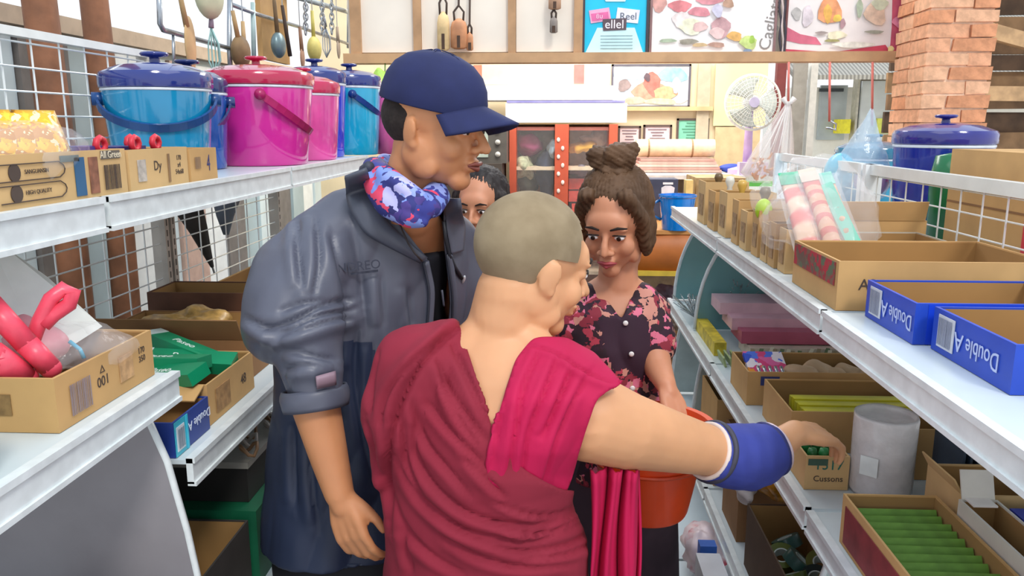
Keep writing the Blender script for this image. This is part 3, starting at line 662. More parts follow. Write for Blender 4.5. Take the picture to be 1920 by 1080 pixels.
tray('square carton behind the cylinder of clear film', .76, .93, 1.66, 1.78, ZR, .115, CARD)
for i in range(4):
    MB().box(.80 + .014 * i, .805 + .014 * i, 1.51, 1.63, ZR, ZR + .13).build('dark_card', mat('#3a4a5c', .5), None, 'thin dark card at the back of the lower right shelf, %s from the aisle' % om[i], 'card', 'dark cards on the lower right shelf')
g = thing('film_roll', 'upright roll wrapped in frosty clear plastic, beside the reaching hand', 'roll', (.685, 1.60, ZR))
q = MB().lathe([(0, .001), (.056, .001), (.061, .01), (.0625, .08), (.0625, .165), (.06, .172), (.057, .165), (.055, .158), (0, .156)], (.685, 1.60, ZR), 40)
for v in q.b.verts: v.co += (v.co - V((.685, 1.60, v.co.z))) * .05 * noise.noise(v.co * 45)
q.build('plastic_wrap', mat('#ebe6e4', .1, var=.06, scale=40, bump=.8, alpha=.75), g, smooth=True)
MB().lathe([(0, .004), (.05, .004), (.05, .14), (0, .14)], (.685, 1.60, ZR), 24).build('core', mat('#a39c9c', .5, var=.3, scale=30), g, smooth=True)
decal(g, frame((.640, 1.553, ZR + .075), (.75, -.66, 0), (0, 0, 1)), .035, .04, mat('#e8ece8', .3), 'sticker')
g = tray('small carton marked 1317 with small green tins beneath the reaching hand', .53, .62, 1.60, 1.76, ZR, .075, CARDL)
text('1317', .03, FRONT((.578, 1.599, ZR + .055)), mat('#1f6a5c', .6), g); decal(g, FRONT((.555, 1.5995, ZR + .062)), .04, .014, mat('#3e5c4c', .7), 'printed_bar'); text('Cussons', .018, FRONT((.578, 1.599, ZR + .025)), INK, g)
for i in range(6):
    MB().lathe([(0, 0), (.0105, 0), (.011, .02), (.008, .03), (0, .031)], (.552 + .024 * (i % 3), 1.63 + .045 * (i // 3), ZR + .05), 16).build('small_green_tin', (mat('#1f6b35', .35), mat('#2f8a4a', .35))[i % 2], None, 'small green tin in the carton marked 1317, %s row, %s' % (('near', 'far')[i // 3], ('left', 'middle', 'right')[i % 3]), 'tin', 'green tins in the small carton', smooth=True)
g = tray('long carton tray with yellow wrapped sticks on the lower right shelf', .555, .945, 1.80, 2.045, ZR, .10, CARD)
for i in range(6):
    MB().box(.60, .90, 1.845 + .022 * i, 1.863 + .022 * i, ZR + .055, ZR + .085 - .003 * (i % 2)).build('yellow_stick', (mat('#d8cf2c', .4, var=.1), mat('#c9c23a', .4, var=.1))[i % 2], None, 'yellow wrapped stick in the long carton tray, %s from the near side' % om[i], 'stick', 'yellow sticks in the long tray', bevel=.003)
g = tray('carton tray holding a bright printed packet, on the lower right shelf', .53, .93, 2.12, 2.32, ZR, .095, CARD)
decal(g, FRONT((.59, 2.119, ZR + .07)), .05, .025, mat('#2c3a78', .6)); text('20', .03, FRONT((.62, 2.118, ZR + .06)), NAVY, g)
g = thing('display_card', 'pink and blue printed card with a row of silver tubes, in a carton', 'card', (.61, 2.20, ZR + .07))
MB(Matrix.Translation((.605, 2.225, ZR + .075)) @ Euler((R(22), 0, 0)).to_matrix().to_4x4()).box(-.055, .055, -.06, .06, 0, .012).build('card', multimat(['#e0467c', '#3c58c8', '#f09a3c', '#e86aa0', '#5a7ae0', '#f4e6ea'], 18, .4, name='card_print'), g, bevel=.002)
for i in range(5): MB().tube([(.575 + .016 * i, 2.165, ZR + .074), (.575 + .016 * i, 2.195, ZR + .087)], .005, 8).build('tube', STEEL, g, smooth=True)
for i in range(5):
    bag('beige paper packet in the carton with the printed card, %s from the left' % om[i], (.70 + .045 * i, 2.19 + .04 * (i % 2), ZR + .065), (.04, .045, .022), mat('#c9a883', .6, var=.15), name='beige_packet', cat='packet', seed=30 + i, amp=.015)['group'] = 'beige packets in the carton'
PW = mat('#d9b3bd', .3, var=.1, scale=12, bump=.3, alpha=.95); MAR = mat('#b0546c', .35, var=.1, bump=.2)
for i, (y, z, m, x0, x1, l) in enumerate(((2.62, 0, mat('#d9c9b4', .3, var=.12, alpha=.95, bump=.3), .64, .94, 'cream wrapped bundle lying lowest in the pink stack'), (2.66, .045, MAR, .62, .94, 'dusky rose wrapped bundle in the middle of the pink stack'), (2.72, .075, mat('#d7a8b4', .3, var=.1, bump=.3), .60, .94, 'pale pink wrapped bundle under the topmost one'), (2.80, .11, PW, .575, .94, 'pale pink rounded bundle on top of the pink stack'))):
    q = MB().box(x0, x1, y - .07, y + .09, ZR + z + .001, ZR + z + .042); q.build('wrapped_bundle', m, None, l, 'bundle', bevel=.012)
for i in range(14):
    random.seed(60 + i); x = .62 + .022 * i; a = random.uniform(-.02, .02)
    MB().bar((x, 2.47 + random.uniform(-.015, .015), ZR + .012), (x + a + .03, 2.53 + a, ZR + .045), .012, .004).build('dry_herb_strip', (mat('#8b7a5c', .7), mat('#5c6b48', .7), mat('#c9bfa5', .6))[i % 3], None, 'dry strip in the loose pile before the pink bundles, %s from the aisle' % (om + ['tenth', 'eleventh', 'twelfth', 'thirteenth', 'fourteenth'])[i], 'strip', 'dry strips before the pink bundles')
MB().box(.535, .575, 2.6, 2.95, ZR, ZR + .045).build('yellow_book', mat('#c9b332', .5, var=.3, scale=30), None, 'yellow and black box along the edge of the lower right shelf', 'box', bevel=.002)
for i in range(3):
    MB(Matrix.Translation((.545 + .02 * i, 2.52, ZR)) @ Euler((0, R(-14), 0)).to_matrix().to_4x4()).box(0, .006, -.05, .05, 0, .03).build('green_card', mat('#8fa06a', .5), None, 'green card leaning at the lower right shelf edge, %s from the aisle' % om[i], 'card', 'green cards at the shelf edge')
SIL = mat('#c9d0d2', .2, metal=.6, var=.4, scale=60)
def tuft(lab, c, n, r, m, name='tinsel_bunch'):
    q = MB(); random.seed(n)
    for i in range(n):
        a = random.uniform(0, 6.28); b_ = random.uniform(.1, 1); d = V((math.cos(a) * b_, math.sin(a) * b_, random.uniform(.3, 1))) * r
        q.bar(V(c), V(c) + d, .004, .0015)
    q.build(name, m, None, lab, 'tinsel')
tuft('silver tinsel bunch at the far end of the lower right shelf', (.56, 3.08, ZR + .01), 110, .1, SIL)
tuft('second silver bunch behind the pink bundles, in front of the teal divider', (.70, 3.0, ZR + .1), 90, .11, SIL)
bag('pale lilac bag of sweets beside the silver tinsel', (.66, 3.2, ZR + .05), (.07, .07, .05), mat('#d9bfd2', .25, alpha=.8), seed=41, amp=.02)
for i, (x, y) in enumerate(((.80, 2.46), (.90, 2.44))): pass
g = thing('black_brush', 'black round brush head lying behind the rose bundles', 'brush', (.82, 2.87, ZR + .153))
MB().ell((.82, 2.87, ZR + .193), (.07, .06, .04)).build('bristles', mat('#161616', .7, bump=1, scale=80), g, smooth=True); MB().tube([(.87, 2.87, ZR + .18), (.93, 2.86, ZR + .17)], .01, 8).build('grip', mat('#3a3f44', .4), g, smooth=True)
MB().box(.77, .93, 3.0, 3.15, ZR, ZR + .15).build('grey_carton', mat('#9a9a98', .6), None, 'grey carton behind the pale teal divider at the far end', 'box', bevel=.003)
g = thing('black_cylinder', 'black cylinder with pale ring lying before the brush head', 'canister', (.85, 2.6, ZR + .13))
MB().tube([(.80, 2.79, ZR + .185), (.93, 2.70, ZR + .185)], .032, 20).build('cylinder_body', mat('#1d2022', .4), g, smooth=True, auto=True); MB().tube([(.815, 2.780, ZR + .185), (.825, 2.773, ZR + .185)], .034, 20).build('ring', mat('#9aa3b5', .4), g, smooth=True)
# ---------------------------------------------------------------- right, bottom shelves
ZB = .4205
tray('brown carton with bright pens on the third right shelf, behind the orange bucket', .54, .90, 2.53, 2.80, ZB, .30, CARD)
tray('brown carton in front of the pens carton on the third right shelf', .535, .88, 2.16, 2.36, ZB, .30, CARDD)
for i in range(6):
    MB().tube([(.57 + .03 * i, 2.60, ZB + .20), (.60 + .03 * i, 2.56, ZB + .33)], .008, 8).build('pen', (mat('#2a66c9', .4), mat('#2c8f8c', .4), mat('#3a3f44', .4))[i % 3], None, 'pen standing in the carton behind the orange bucket, %s from the left' % om[i], 'pen', 'pens in the brown carton', smooth=True)
g = tray('dark carton full of tape rolls on the third right shelf', .53, .70, 1.52, 2.04, ZB, .18, mat('#4f3b2c', .8, var=.1))
TR = [mat('#5f6a2c', .3), mat('#31554f', .3), mat('#222b28', .3), mat('#6b6a2a', .3)]
for i in range(10):
    random.seed(90 + i); c = V((.575 + .026 * (i % 4), 1.66 + .10 * (i // 4) + .05 * (i % 2) + random.uniform(-.01, .01), ZB + .125 + .014 * (i % 2)))
    T = Matrix.Translation(c) @ Euler((random.uniform(-.7, .7), random.uniform(-.7, .7), 0)).to_matrix().to_4x4()
    g = thing('tape_roll', 'roll of tape in the dark carton, %s row from the front, %s' % (('first', 'second', 'third')[i // 4], ('nearest the aisle', 'second from the aisle', 'third from the aisle', 'farthest in')[i % 4]), 'tape', c, 'tape rolls in the dark carton')
    MB(T).lathe([(.02, -.014), (.036, -.014), (.036, .014), (.02, .014), (.02, -.014)], n=24).build('tape', TR[i % 4], g, smooth=True, auto=True)
    MB(T).lathe([(.017, -.014), (.02, -.014), (.02, .014), (.017, .014), (.017, -.014)], n=24).build('core', mat('#cdd6d0', .5), g, smooth=True, auto=True)
bag('amber packet of sweets behind the tape rolls on the third right shelf', (.62, 2.10, ZB + .22), (.06, .04, .05), mat('#c98a26', .25, var=.4, scale=50, bump=.4), name='amber_packet', cat='packet', seed=50, amp=.02)
bag('white plastic bag under the blue sleeve on the third right shelf', (.545, 2.10, ZB + .2), (.04, .05, .05), mat('#d7cfcc', .4, bump=.4), seed=52, amp=.03)
MB().box(.43, .50, 1.70, 2.2, .1605, .1605 + .2).build('paper_stack', mat('#cfcfd4', .6, var=.05), None, 'tall white paper stack on the bottom right deck by the orange bucket', 'paper', bevel=.002)
bag('white and pink plastic bag on the bottom right deck', (.49, 2.42, .25), (.06, .12, .08), mat('#e7d0d2', .35, bump=.5, col2='#d0495e', mix=(.52, .6), scale=7), seed=55, amp=.03)
MB().box(.45, .50, 2.24, 2.28, .161, .36).build('blue_packet', mat('#2a5fb8', .5), None, 'blue packet behind the white paper stack on the bottom deck', 'packet', bevel=.003)
tray('dark carton at the near end of the bottom right deck', .42, .80, 1.0, 1.24, .1605, .20, mat('#5a4334', .8))
# ---------------------------------------------------------------- behind the right mesh
pot('navy rice pot with dark lid behind the right wire mesh', 1.215, 2.62, ZT, .145, .30, mat('#1c2c8c', .15, coat=.5), mat('#2a2a80', .15, coat=.5), handle=(R(-60), 1.3))
pot('teal rice pot half hidden left of the navy pot behind the mesh', 1.19, 3.12, ZT, .13, .235, mat('#1a8fae', .15, coat=.5), mat('#1a6f8c', .15, coat=.5), handle=(R(-60), 1.1))
MB().lathe([(0, 0), (.05, 0), (.055, .2), (.045, .26), (0, .27)], (1.125, 2.36, ZT), 28).build('green_canister', mat('#17683c', .2), None, 'dark green canister standing before the navy pot behind the mesh', 'canister', smooth=True)
g = thing('large_carton', 'large brown carton with torn tape along its top, behind the right wire mesh', 'box', (1.2, 2.0, ZT))
MB().box(1.03, 1.395, 1.78, 2.17, ZT, ZT + .285).build('carton', CARD, g, bevel=.002)
MB().box(1.029, 1.03, 1.78, 2.17, ZT + .15, ZT + .155).build('fold_line', CARDD, g)
random.seed(5); q = MB()
for i in range(16): q.bar((1.03 + .02 * i, 1.79, ZT + .285), (1.04 + .02 * i, 1.785 + random.uniform(-.01, .01), ZT + .3 + random.uniform(0, .02)), .02, .001)
q.build('torn_tape', FILMW, g)
MB().box(1.0, 1.35, 1.45, 1.76, ZT, ZT + .17).build('red_white_box', mat('#d63a4a', .5, col2='#e9d9d9', mix=(.45, .55), scale=5), None, 'red and white box behind the right mesh at the picture edge', 'box', bevel=.003)
bag('white plastic bag resting on top of the large brown carton', (1.25, 2.05, ZT + .31), (.1, .1, .03), mat('#dfe6f0', .3, bump=.4), seed=61, amp=.02)
cb = at(1575, 300, y=2.75)
g = bag('blue and pink goods in a knotted clear bag standing at the far right shelf end', (1.02, 2.78, 1.43), (.1, .1, .1), film('#cfe6f4', .4, .1), pinch=(1.04, 2.76, 1.66), parts=1, seed=62)
MB().ell((.965, 2.8, 1.44), (.05, .06, .07)).build('cyan_tub', mat('#29b4d6', .3), g, smooth=True); MB().ell((1.05, 2.74, 1.42), (.055, .05, .055)).build('pink_tub', mat('#d86aa8', .3), g, smooth=True)
MB().box(.965, 1.09, 2.7, 2.86, ZT, 1.34).build('cyan_carton', mat('#2f94bd', .4), None, 'turquoise carton under the knotted blue and pink bag', 'box', bevel=.003)
# ---------------------------------------------------------------- back of the shop
def pbox(px0, px1, py0, py1, y, th): a = at(px0, py1, y=y); b = at(px1, py0, y=y); return a.x, b.x, y, y + th, a.z, b.z
def picture(name, lab, px0, px1, py0, py1, y, m, fm, fw=.02, root=None, cat='picture'):
    x0, x1, _, _, z0, z1 = pbox(px0, px1, py0, py1, y, 0)
    g = thing(name, lab, cat, ((x0 + x1) / 2, y, z0))
    MB().box(x0 + fw, x1 - fw, y - .006, y, z0 + fw, z1 - fw).build('print', m, g)
    b = MB(); b.box(x0, x1, y - .014, y, z0, z0 + fw); b.box(x0, x1, y - .014, y, z1 - fw, z1); b.box(x0, x0 + fw, y - .014, y, z0, z1); b.box(x1 - fw, x1, y - .014, y, z0, z1)
    b.build('picture_frame', fm, g); return g, x0, x1, z0, z1
def patch(g, px0, px1, py0, py1, y, m, name='printed_patch'):
    x0, x1, _, _, z0, z1 = pbox(px0, px1, py0, py1, y, 0)
    return MB().box(x0, x1, y - .002, y, z0, z1).build(name, m, g, bevel=0)
def pblob(g, pts, y, m, name='printed_shape', th=.002):
    return MB().poly([at(px, py, y=y) for px, py in pts], th, (0, -1, 0)).build(name, m, g)
YP = 4.383
dk = mat('#3b3640', .4)
# poster 1: cyan
g, x0, x1, z0, z1 = picture('poster', 'cyan advertising poster in a dark frame above the counter, left of the food posters', 1091, 1219, -55, 108, YP, mat('#16c3e6', .4, var=.03), dk, .012, cat='poster')
yq = YP - .007
pblob(g, [(1120, 52), (1190, 52), (1206, 100), (1097, 100)], yq, mat('#d3f2f4', .5, var=.04)); pblob(g, [(1104, 20), (1142, 14), (1146, 38), (1108, 44)], yq - .001, mat('#e9a9c8', .5)); pblob(g, [(1158, 14), (1200, 19), (1196, 44), (1154, 40)], yq - .001, mat('#e6e4f2', .5))
pblob(g, [(1108, 26), (1140, 22), (1142, 36), (1110, 40)], yq - .002, mat('#dd6aa0', .5)); pblob(g, [(1130, 36), (1175, 34), (1174, 56), (1131, 58)], yq - .003, mat('#5a4a52', .5)); pblob(g, [(1133, -2), (1175, -2), (1172, 3), (1136, 3)], yq - .001, mat('#d9f4f8', .5))
text('ellel', .062, FRONT(at(1152, 46, y=yq - .0055)), mat('#efe9ee', .5), g); text('ยิม', .03, FRONT(at(1124, 31, y=yq - .0045)), mat('#f6dbe8', .5), g); text('Reel', .05, FRONT(at(1178, 31, y=yq - .0035)), mat('#55606c', .5), g)
for k in range(5): patch(g, 1126, 1186, 66 + 6 * k, 67.5 + 6 * k, yq - .003, mat('#9fbcc0', .5), 'text_line')
# poster 2: pale food
FOODW = multimat(['#f3ece6', '#f6efe9', '#efe6e0', '#d8a8a4', '#f7f3ee', '#c9bfae', '#faf6f2'], 7, .4, 'NOISE', 'poster_art')
g, x0, x1, z0, z1 = picture('poster', 'wide whitish food poster with slanting script at its right end, between cyan and red posters', 1216, 1462, -60, 104, YP, mat('#f4efec', .4, var=.03), mat('#8d6a68', .5), .012, cat='poster')
rnd = random.Random(11)
def artblob(g, px, py, rx, ry, y, c, nm='printed_shape'):
    k = 12; ph = rnd.random() * 6
    pblob(g, [(px + rx * math.cos(t) * (1 + .18 * math.sin(3 * t + ph)), py + ry * math.sin(t) * (1 + .18 * math.cos(2 * t + ph))) for t in [2 * math.pi * i / k for i in range(k)]], y, mat(c, .5, var=.2, scale=25), nm, .0006)
yy_ = yq
for (px, py, rx, ry, c) in ((1236, 8, 14, 14, '#d9a49a'), (1275, 12, 22, 10, '#e0888c'), (1312, 22, 20, 10, '#dd8f98'), (1330, 2, 26, 6, '#d9929a'), (1278, 38, 18, 14, '#efe0dc'), (1296, 50, 24, 14, '#f3efd0'), (1312, 50, 14, 10, '#dcb9b4'), (1352, 52, 18, 18, '#cda2a4'), (1345, 62, 14, 10, '#e7c6c2'), (1378, 68, 14, 9, '#e6b268'), (1252, 76, 16, 4, '#a9b79c'), (1290, 78, 18, 5, '#9d9686'), (1312, 84, 14, 4, '#cdb084'), (1344, 84, 16, 5, '#c99f8c'), (1404, 80, 16, 12, '#cfe08a'), (1410, 74, 5, 9, '#a9cc58'), (1402, 95, 8, 4, '#8c9fb8'), (1366, 6, 10, 10, '#b7937c'), (1346, 20, 10, 12, '#c5c2d4')):
    yy_ -= .0008; artblob(g, px, py, rx, ry, yy_, c)
p = at(1445, 44, y=yq - .001); text('Cagliata', .085, frame(p, at(1455, 10, y=YP) - at(1438, 80, y=YP), V((-1, 0, .22))), mat('#8d8783', .6), g)
# poster 3: red food
g, x0, x1, z0, z1 = picture('poster', 'wide crimson and white food poster beside the brick pillar', 1468, 1742, -60, 102, YP, mat('#efe8e4', .4, var=.03), mat('#7c4a48', .5), .010, cat='poster')
pblob(g, [(1474, 50), (1500, 64), (1530, 70), (1540, 84), (1500, 82), (1474, 76)], yq, mat('#d86e84', .5)); pblob(g, [(1472, 92), (1560, 98), (1660, 84), (1670, 98), (1472, 100)], yq - .001, mat('#c8445c', .5))
pblob(g, [(1674, -40), (1708, -40), (1714, 100), (1668, 100), (1672, 50)], yq, mat('#cf5c74', .5)); pblob(g, [(1708, 10), (1712, -40), (1736, -40), (1732, 40)], yq - .001, mat('#f7f5f2', .5)); pblob(g, [(1700, 62), (1714, 60), (1722, 96), (1700, 98)], yq - .002, mat('#9c6e7c', .5))
yy_ = yq - .003
for (px, py, rx, ry, c) in ((1494, 26, 9, 11, '#b3b0ac'), (1514, 30, 10, 22, '#ddd2d6'), (1556, 20, 22, 28, '#e9a070'), (1552, 26, 8, 16, '#f0b95c'), (1570, 34, 8, 8, '#ecc95c'), (1580, 44, 5, 10, '#a9868c'), (1568, 66, 18, 8, '#e9e0c0'), (1560, 76, 14, 3, '#a39c64'), (1540, 62, 12, 3, '#a99a94'), (1612, 16, 6, 16, '#a9b8a0'), (1642, 26, 20, 22, '#dfc4ac'), (1650, 8, 16, 10, '#ccd4b8'), (1640, 60, 18, 3, '#9fa08f'), (1600, 84, 40, 5, '#eee8da'), (1690, 42, 16, 12, '#e58aa4'), (1692, 44, 7, 7, '#f6ecec'), (1670, 92, 6, 6, '#efdc9a')):
    yy_ -= .0008; artblob(g, px, py, rx, ry, yy_, c)
for k in range(3):
    MB().tube([at(1463 + 4 * k - 1.5 * math.sin(q * 1.3 + k * 2), -60 + 168 * q / 14, y=YP - .02) - V((0, .003 * k, 0)) for q in range(15)], .006, 6).build('braided_cord', (dk, mat('#cdbab4', .7))[k % 2], None, '%s strand of the braided cord hanging between the two food posters' % ('left dark', 'middle pale', 'right dark')[k], 'cord', smooth=True)
# hangings on the left boards
TER = mat('#c98d64', .6, var=.25, scale=12)
def hang(lab, px, py0, py1, wpx, m, y=4.33, name='wooden_bell', kind=0):
    top = at(px, py0, y=y); bot = at(px, py1, y=y); w_ = wpx / 1507 * 4.4; h = top.z - bot.z
    g = thing(name, lab, 'bell' if name == 'wooden_bell' else 'ornament', (bot.x, y, bot.z))
    MB().lathe([(w_ * .30, 0), (w_ * .5, h * .04), (w_ * .5, h * .5), (w_ * .40, h * .62), (w_ * .12, h * .7), (0, h * .7)], bot, 20, sy=.6).build('bell_body', m, g, smooth=True)
    for s in (-1, 1): MB().tube([bot + V((s * w_ * .25, 0, h * .6)), bot + V((s * w_ * .3, 0, h * .85)), bot + V((0, 0, h)), bot + V((0, .05, h + .25))], .006, 6).build('hanging_cord', INK, g, smooth=True)
    MB().box(bot.x - .008, bot.x + .008, y - w_ * .32, y - w_ * .28, bot.z + h * .02, bot.z + h * .3).build('clapper', mat('#4a3426', .7), g)
    return g
hang('terracotta-coloured wooden bell hanging by cords on the left boards', 861, 10, 92, 30, TER); hang('tall pale wooden clapper hanging left of the wooden bell', 832, -10, 95, 22, mat('#dcbf8c', .7, var=.2)); hang('slim brown wooden clapper hanging right of the wooden bell', 881, 45, 95, 12, TER)
hang('brown wooden ornament hanging high on the third board', 1040, -30, 18, 22, mat('#b99478', .7)); hang('small dark and white ornament hanging low on the third board', 1038, 18, 62, 14, mat('#8c837c', .7))
# sign board and white mattresses over the cabinet
x0, x1, _, _, z0, z1 = pbox(888, 1112, 121, 158, 5.75, 0)
g = thing('sign_board', 'long cream sign board with red ends over the white mattresses', 'sign', ((x0 + x1) / 2, 5.75, z0))
MB().box(x0 + .06, x1 - .13, 5.74, 5.77, z0, z1).build('board', mat('#dccbb8', .6, var=.06), g); MB().box(x0, x0 + .06, 5.738, 5.772, z0, z1).build('end_band', mat('#d8755c', .5), g); MB().box(x1 - .13, x1 - .06, 5.738, 5.772, z0, z1).build('end_band', mat('#d8837c', .5), g); MB().box(x1 - .06, x1, 5.738, 5.772, z0, z1).build('end_cap', mat('#e3cfbe', .5), g)
for (a, b, c, d, m, lab) in ((905, 1152, 160, 188, mat('#f6f4f2', .6, var=.02), 'upper white folded mattress on the red cabinet'), (950, 1172, 188, 193, mat('#8f8cc8', .5), 'thin lilac edged pad between the white mattresses'), (948, 1176, 193, 230, mat('#f8f6f4', .6, var=.02), 'lower white folded mattress on the red cabinet')):
    x0, x1, _, _, z0, z1 = pbox(a, b, c, d, 5.72, 0)
    MB().box(x0, x1, 5.72, 6.2, z0 + .001, z1 - .001).build('folded_mattress', m, None, lab, 'mattress', bevel=.003 if d - c < 10 else .015)
x0, x1, _, _, z0, z1 = pbox(905, 1172, 186, 188.5, 5.715, 0)
# red glass-front cabinet
CR = mat('#c4593f', .45, var=.1, scale=6); x0, x1, _, _, z0, z1 = pbox(955, 1156, 233, 640, 5.72, 0); z0 = 0
g = thing('display_cabinet', 'red-painted cabinet with glass doors full of clothes, under the white mattresses', 'cabinet', ((x0 + x1) / 2, 5.95, 0))
MB().box(x0, x1, 6.17, 6.2, .02, z1).build('back_panel', mat('#d9b48c', .7), g)
for px0, px1, nm in ((955, 968, 'post'), (1141, 1157, 'post'), (1040, 1066, 'door_stile')):
    a = at(px0, 300, y=5.72).x; b = at(px1, 300, y=5.72).x; MB().box(a, b, 5.72, 6.17, 0, z1).build(nm, CR, g, bevel=.004)
for zz in (z1 - .03, 1.30, .95, .55, .05): MB().box(x0 + .05, x1 - .05, 5.76, 6.17, zz - .012, zz + .012).build('shelf_board', CR if zz > 1.5 else mat('#d9c6a8', .6), g)
for a, b in ((969, 1039), (1067, 1140)):
    A = at(a, 300, y=5.74).x; B = at(b, 300, y=5.74).x; MB().box(A, B, 5.738, 5.742, .1, z1 - .02).build('door_glass', mat('#ffffff', .05, alpha=.05), g)
for k in range(7):
    p = at(1047 + 8 * (k % 2), 262 + 16 * k, y=5.715); MB().ell(p, (.012, .004, .016), n=10, m=6).build('sticker', mat('#f1ddd0', .5), g)
def cloth(lab, px, py, rx, ry, y, m, seed, name='folded_clothes', cat='clothes'):
    c = at(px, py, y=y); k = y / 1507
    return bag(lab, c, (rx * k, .1, ry * k), m, name=name, cat=cat, seed=seed, amp=.05, rough_=6)
cloth('plum coloured clothes heaped on the left cabinet shelf', 1000, 272, 26, 20, 5.95, mat('#9a3a6c', .8, var=.2), 1); cloth('dark navy jacket hanging in the left cabinet door', 1026, 320, 15, 52, 5.93, mat('#273048', .8, var=.2), 2, 'hanging_jacket', 'jacket'); cloth('pale green patterned cloth in the left cabinet door', 985, 312, 16, 22, 5.9, mat('#a9ad8c', .8, var=.3, scale=30), 3); cloth('dark olive clothes low in the left cabinet door', 990, 355, 20, 24, 5.95, mat('#4b4c3c', .8, var=.3), 4)
cloth('light blue sleeve beside the navy jacket', 1034, 282, 8, 16, 5.86, mat('#a9c3cf', .8), 5, 'sleeve_cloth'); cloth('yellow clothes on the right cabinet shelf', 1090, 276, 24, 14, 5.93, mat('#e8b93c', .8, var=.15), 6); cloth('greyish beige bundle above the yellow clothes', 1112, 260, 24, 14, 5.99, mat('#b9a28e', .8, var=.2), 7); cloth('grey bundle in the middle of the right cabinet door', 1085, 318, 18, 10, 5.9, mat('#7c7682', .8), 8)
for k, (px, py) in enumerate(((1084, 345), (1084, 368), (1090, 392))):
    x0_, x1_, _, _, z0_, z1_ = pbox(px - 18, px + 20, py - 10, py + 10, 5.85, 0); MB().box(x0_, x1_, 5.85, 6.1, z0_, z1_).build('red_carton', mat('#d84a38', .5, var=.2, scale=20), None, '%s red carton stacked in the right cabinet door' % ('top', 'middle', 'bottom')[k], 'box', bevel=.004)
# television / radio left of the cabinet
x0, x1, _, _, z0, z1 = pbox(888, 950, 234, 306, 5.5, 0)
g = thing('old_television', 'old grey television with side knobs, left of the red cabinet', 'television', ((x0 + x1) / 2, 5.6, z0))
MB().box(x0, x1, 5.5, 5.85, z0, z1).build('casing', mat('#5c5852', .5, var=.1), g, bevel=.01); MB().box(x0 + .02, x0 + .10, 5.492, 5.5, z0 + .04, z1 - .03).build('screen', mat('#b6c2b4', .15), g, bevel=.003)
for k in range(3): MB().tube([(x1 - .06, 5.5, z0 + .06 + .08 * k), (x1 - .06, 5.485, z0 + .06 + .08 * k)], .018, 14).build('knob', mat('#c9c6be', .4), g, smooth=True)
MB().box(x0 - .3, x1 - .03, 5.45, 5.95, 0, z0).build('dark_stand', mat('#4d443c', .7), None, 'dark stand carrying the old television', 'stand', bevel=.004)
# pictures on the back wall
g, *_ = picture('painting', 'landscape painting of reddish trees in a thin dark frame on the back wall', 1145, 1296, 120, 202, 6.298, mat('#dfe6ea', .5, var=.1), mat('#5a5660', .4), .015)
yy_ = 6.290
for (px, py, rx, ry, c) in ((1180, 138, 28, 14, '#a9cde0'), (1262, 140, 28, 16, '#8fc2dc'), (1222, 172, 34, 20, '#c98f78'), (1224, 158, 16, 22, '#cf6f62'), (1246, 176, 22, 14, '#d9a47c'), (1170, 160, 12, 12, '#8d7c78'), (1276, 186, 12, 8, '#efe6e4'), (1190, 188, 20, 8, '#c4ad96'), (1214, 145, 6, 8, '#5c4a50'), (1268, 160, 8, 14, '#b9cfd8'), (1240, 190, 30, 6, '#dcd0a4'), (1165, 182, 12, 8, '#f0eeec')):
    yy_ -= .0009; artblob(g, px, py, rx, ry, yy_, c)
for (a, b, c, d, m, lab) in ((1158, 1202, 236, 276, mat('#d9c3c3', .6, var=.1), 'pinkish framed certificate next to the red cabinet'), (1205, 1260, 234, 276, mat('#d6bfc2', .6, var=.1), 'pinkish framed certificate in the middle of the wall row'), (1267, 1330, 222, 276, mat('#79bfa2', .6, var=.15, scale=5), 'green framed certificate at the right of the wall row')):
    g, *_ = picture('certificate', lab, a, b, c, d, 6.298, m, mat('#55443e', .5), .015)
    for k in range(6):
        w_ = rnd.uniform(.4, .8) * (b - a) / 2; m_ = (a + b) / 2; patch(g, m_ - w_ * .8, m_ + w_ * .8, c + 8 + 5.5 * k, c + 10 + 5.5 * k, 6.291, (mat('#7b6a70', .6), mat('#4f8f74', .6))[d - c > 50], 'text_line')
# rolled mats on a ledge with table under
x0, x1, _, _, z0, z1 = pbox(1177, 1405, 329, 336, 5.2, 0)
LG = thing('long_table', 'long white-topped table under the rolled mats at the back', 'table', ((x0 + x1) / 2, 5.4, 0))
MB().box(x0, x1, 5.2, 6.1, z0, z1).build('table_top', mat('#eceae6', .4), LG, bevel=.004)
for x in (x0 + .05, (x0 + x1) / 2, x1 - .05):
    for y in (5.25, 6.05): MB().box(x - .02, x + .02, y - .02, y + .02, 0, z0).build('leg', mat('#b9b4aa', .5), LG)
MB().box(x0, x1, 5.6, 5.62, .1, z0 - .02).build('apron', mat('#8d7a5f', .7, var=.2), LG)
c0, c1 = at(1192, 291, y=5.6), at(1338, 289, y=5.6)
zt = z1
for k in range(5):
    zc = zt + .004 + .018 * k; MB().box(c0.x - .02 + .01 * k, c1.x + .03 - .012 * k, 5.45, 5.8, zc, zc + .016).build('pink_board', mat(('#cfa596', '#b98d80', '#dbb9a8')[k % 3], .7, var=.15), None, 'pinkish board in the flat stack under the rolled mat, %s from the bottom' % ('first', 'second', 'third', 'fourth', 'fifth')[k], 'board', 'pinkish boards on the long table', bevel=.002)
zr = zt + .097 + .062
g = thing('rolled_mat', 'cream rolled mat tied with string on the pinkish boards', 'mat', ((c0.x + c1.x) / 2, 5.6, zr - .06))
MB().tube([(c0.x, 5.6, zr), (c1.x, 5.6, zr)], .06, 20).build('mat_roll', mat('#e6d6b0', .8, var=.12, scale=20), g, smooth=True, auto=True)
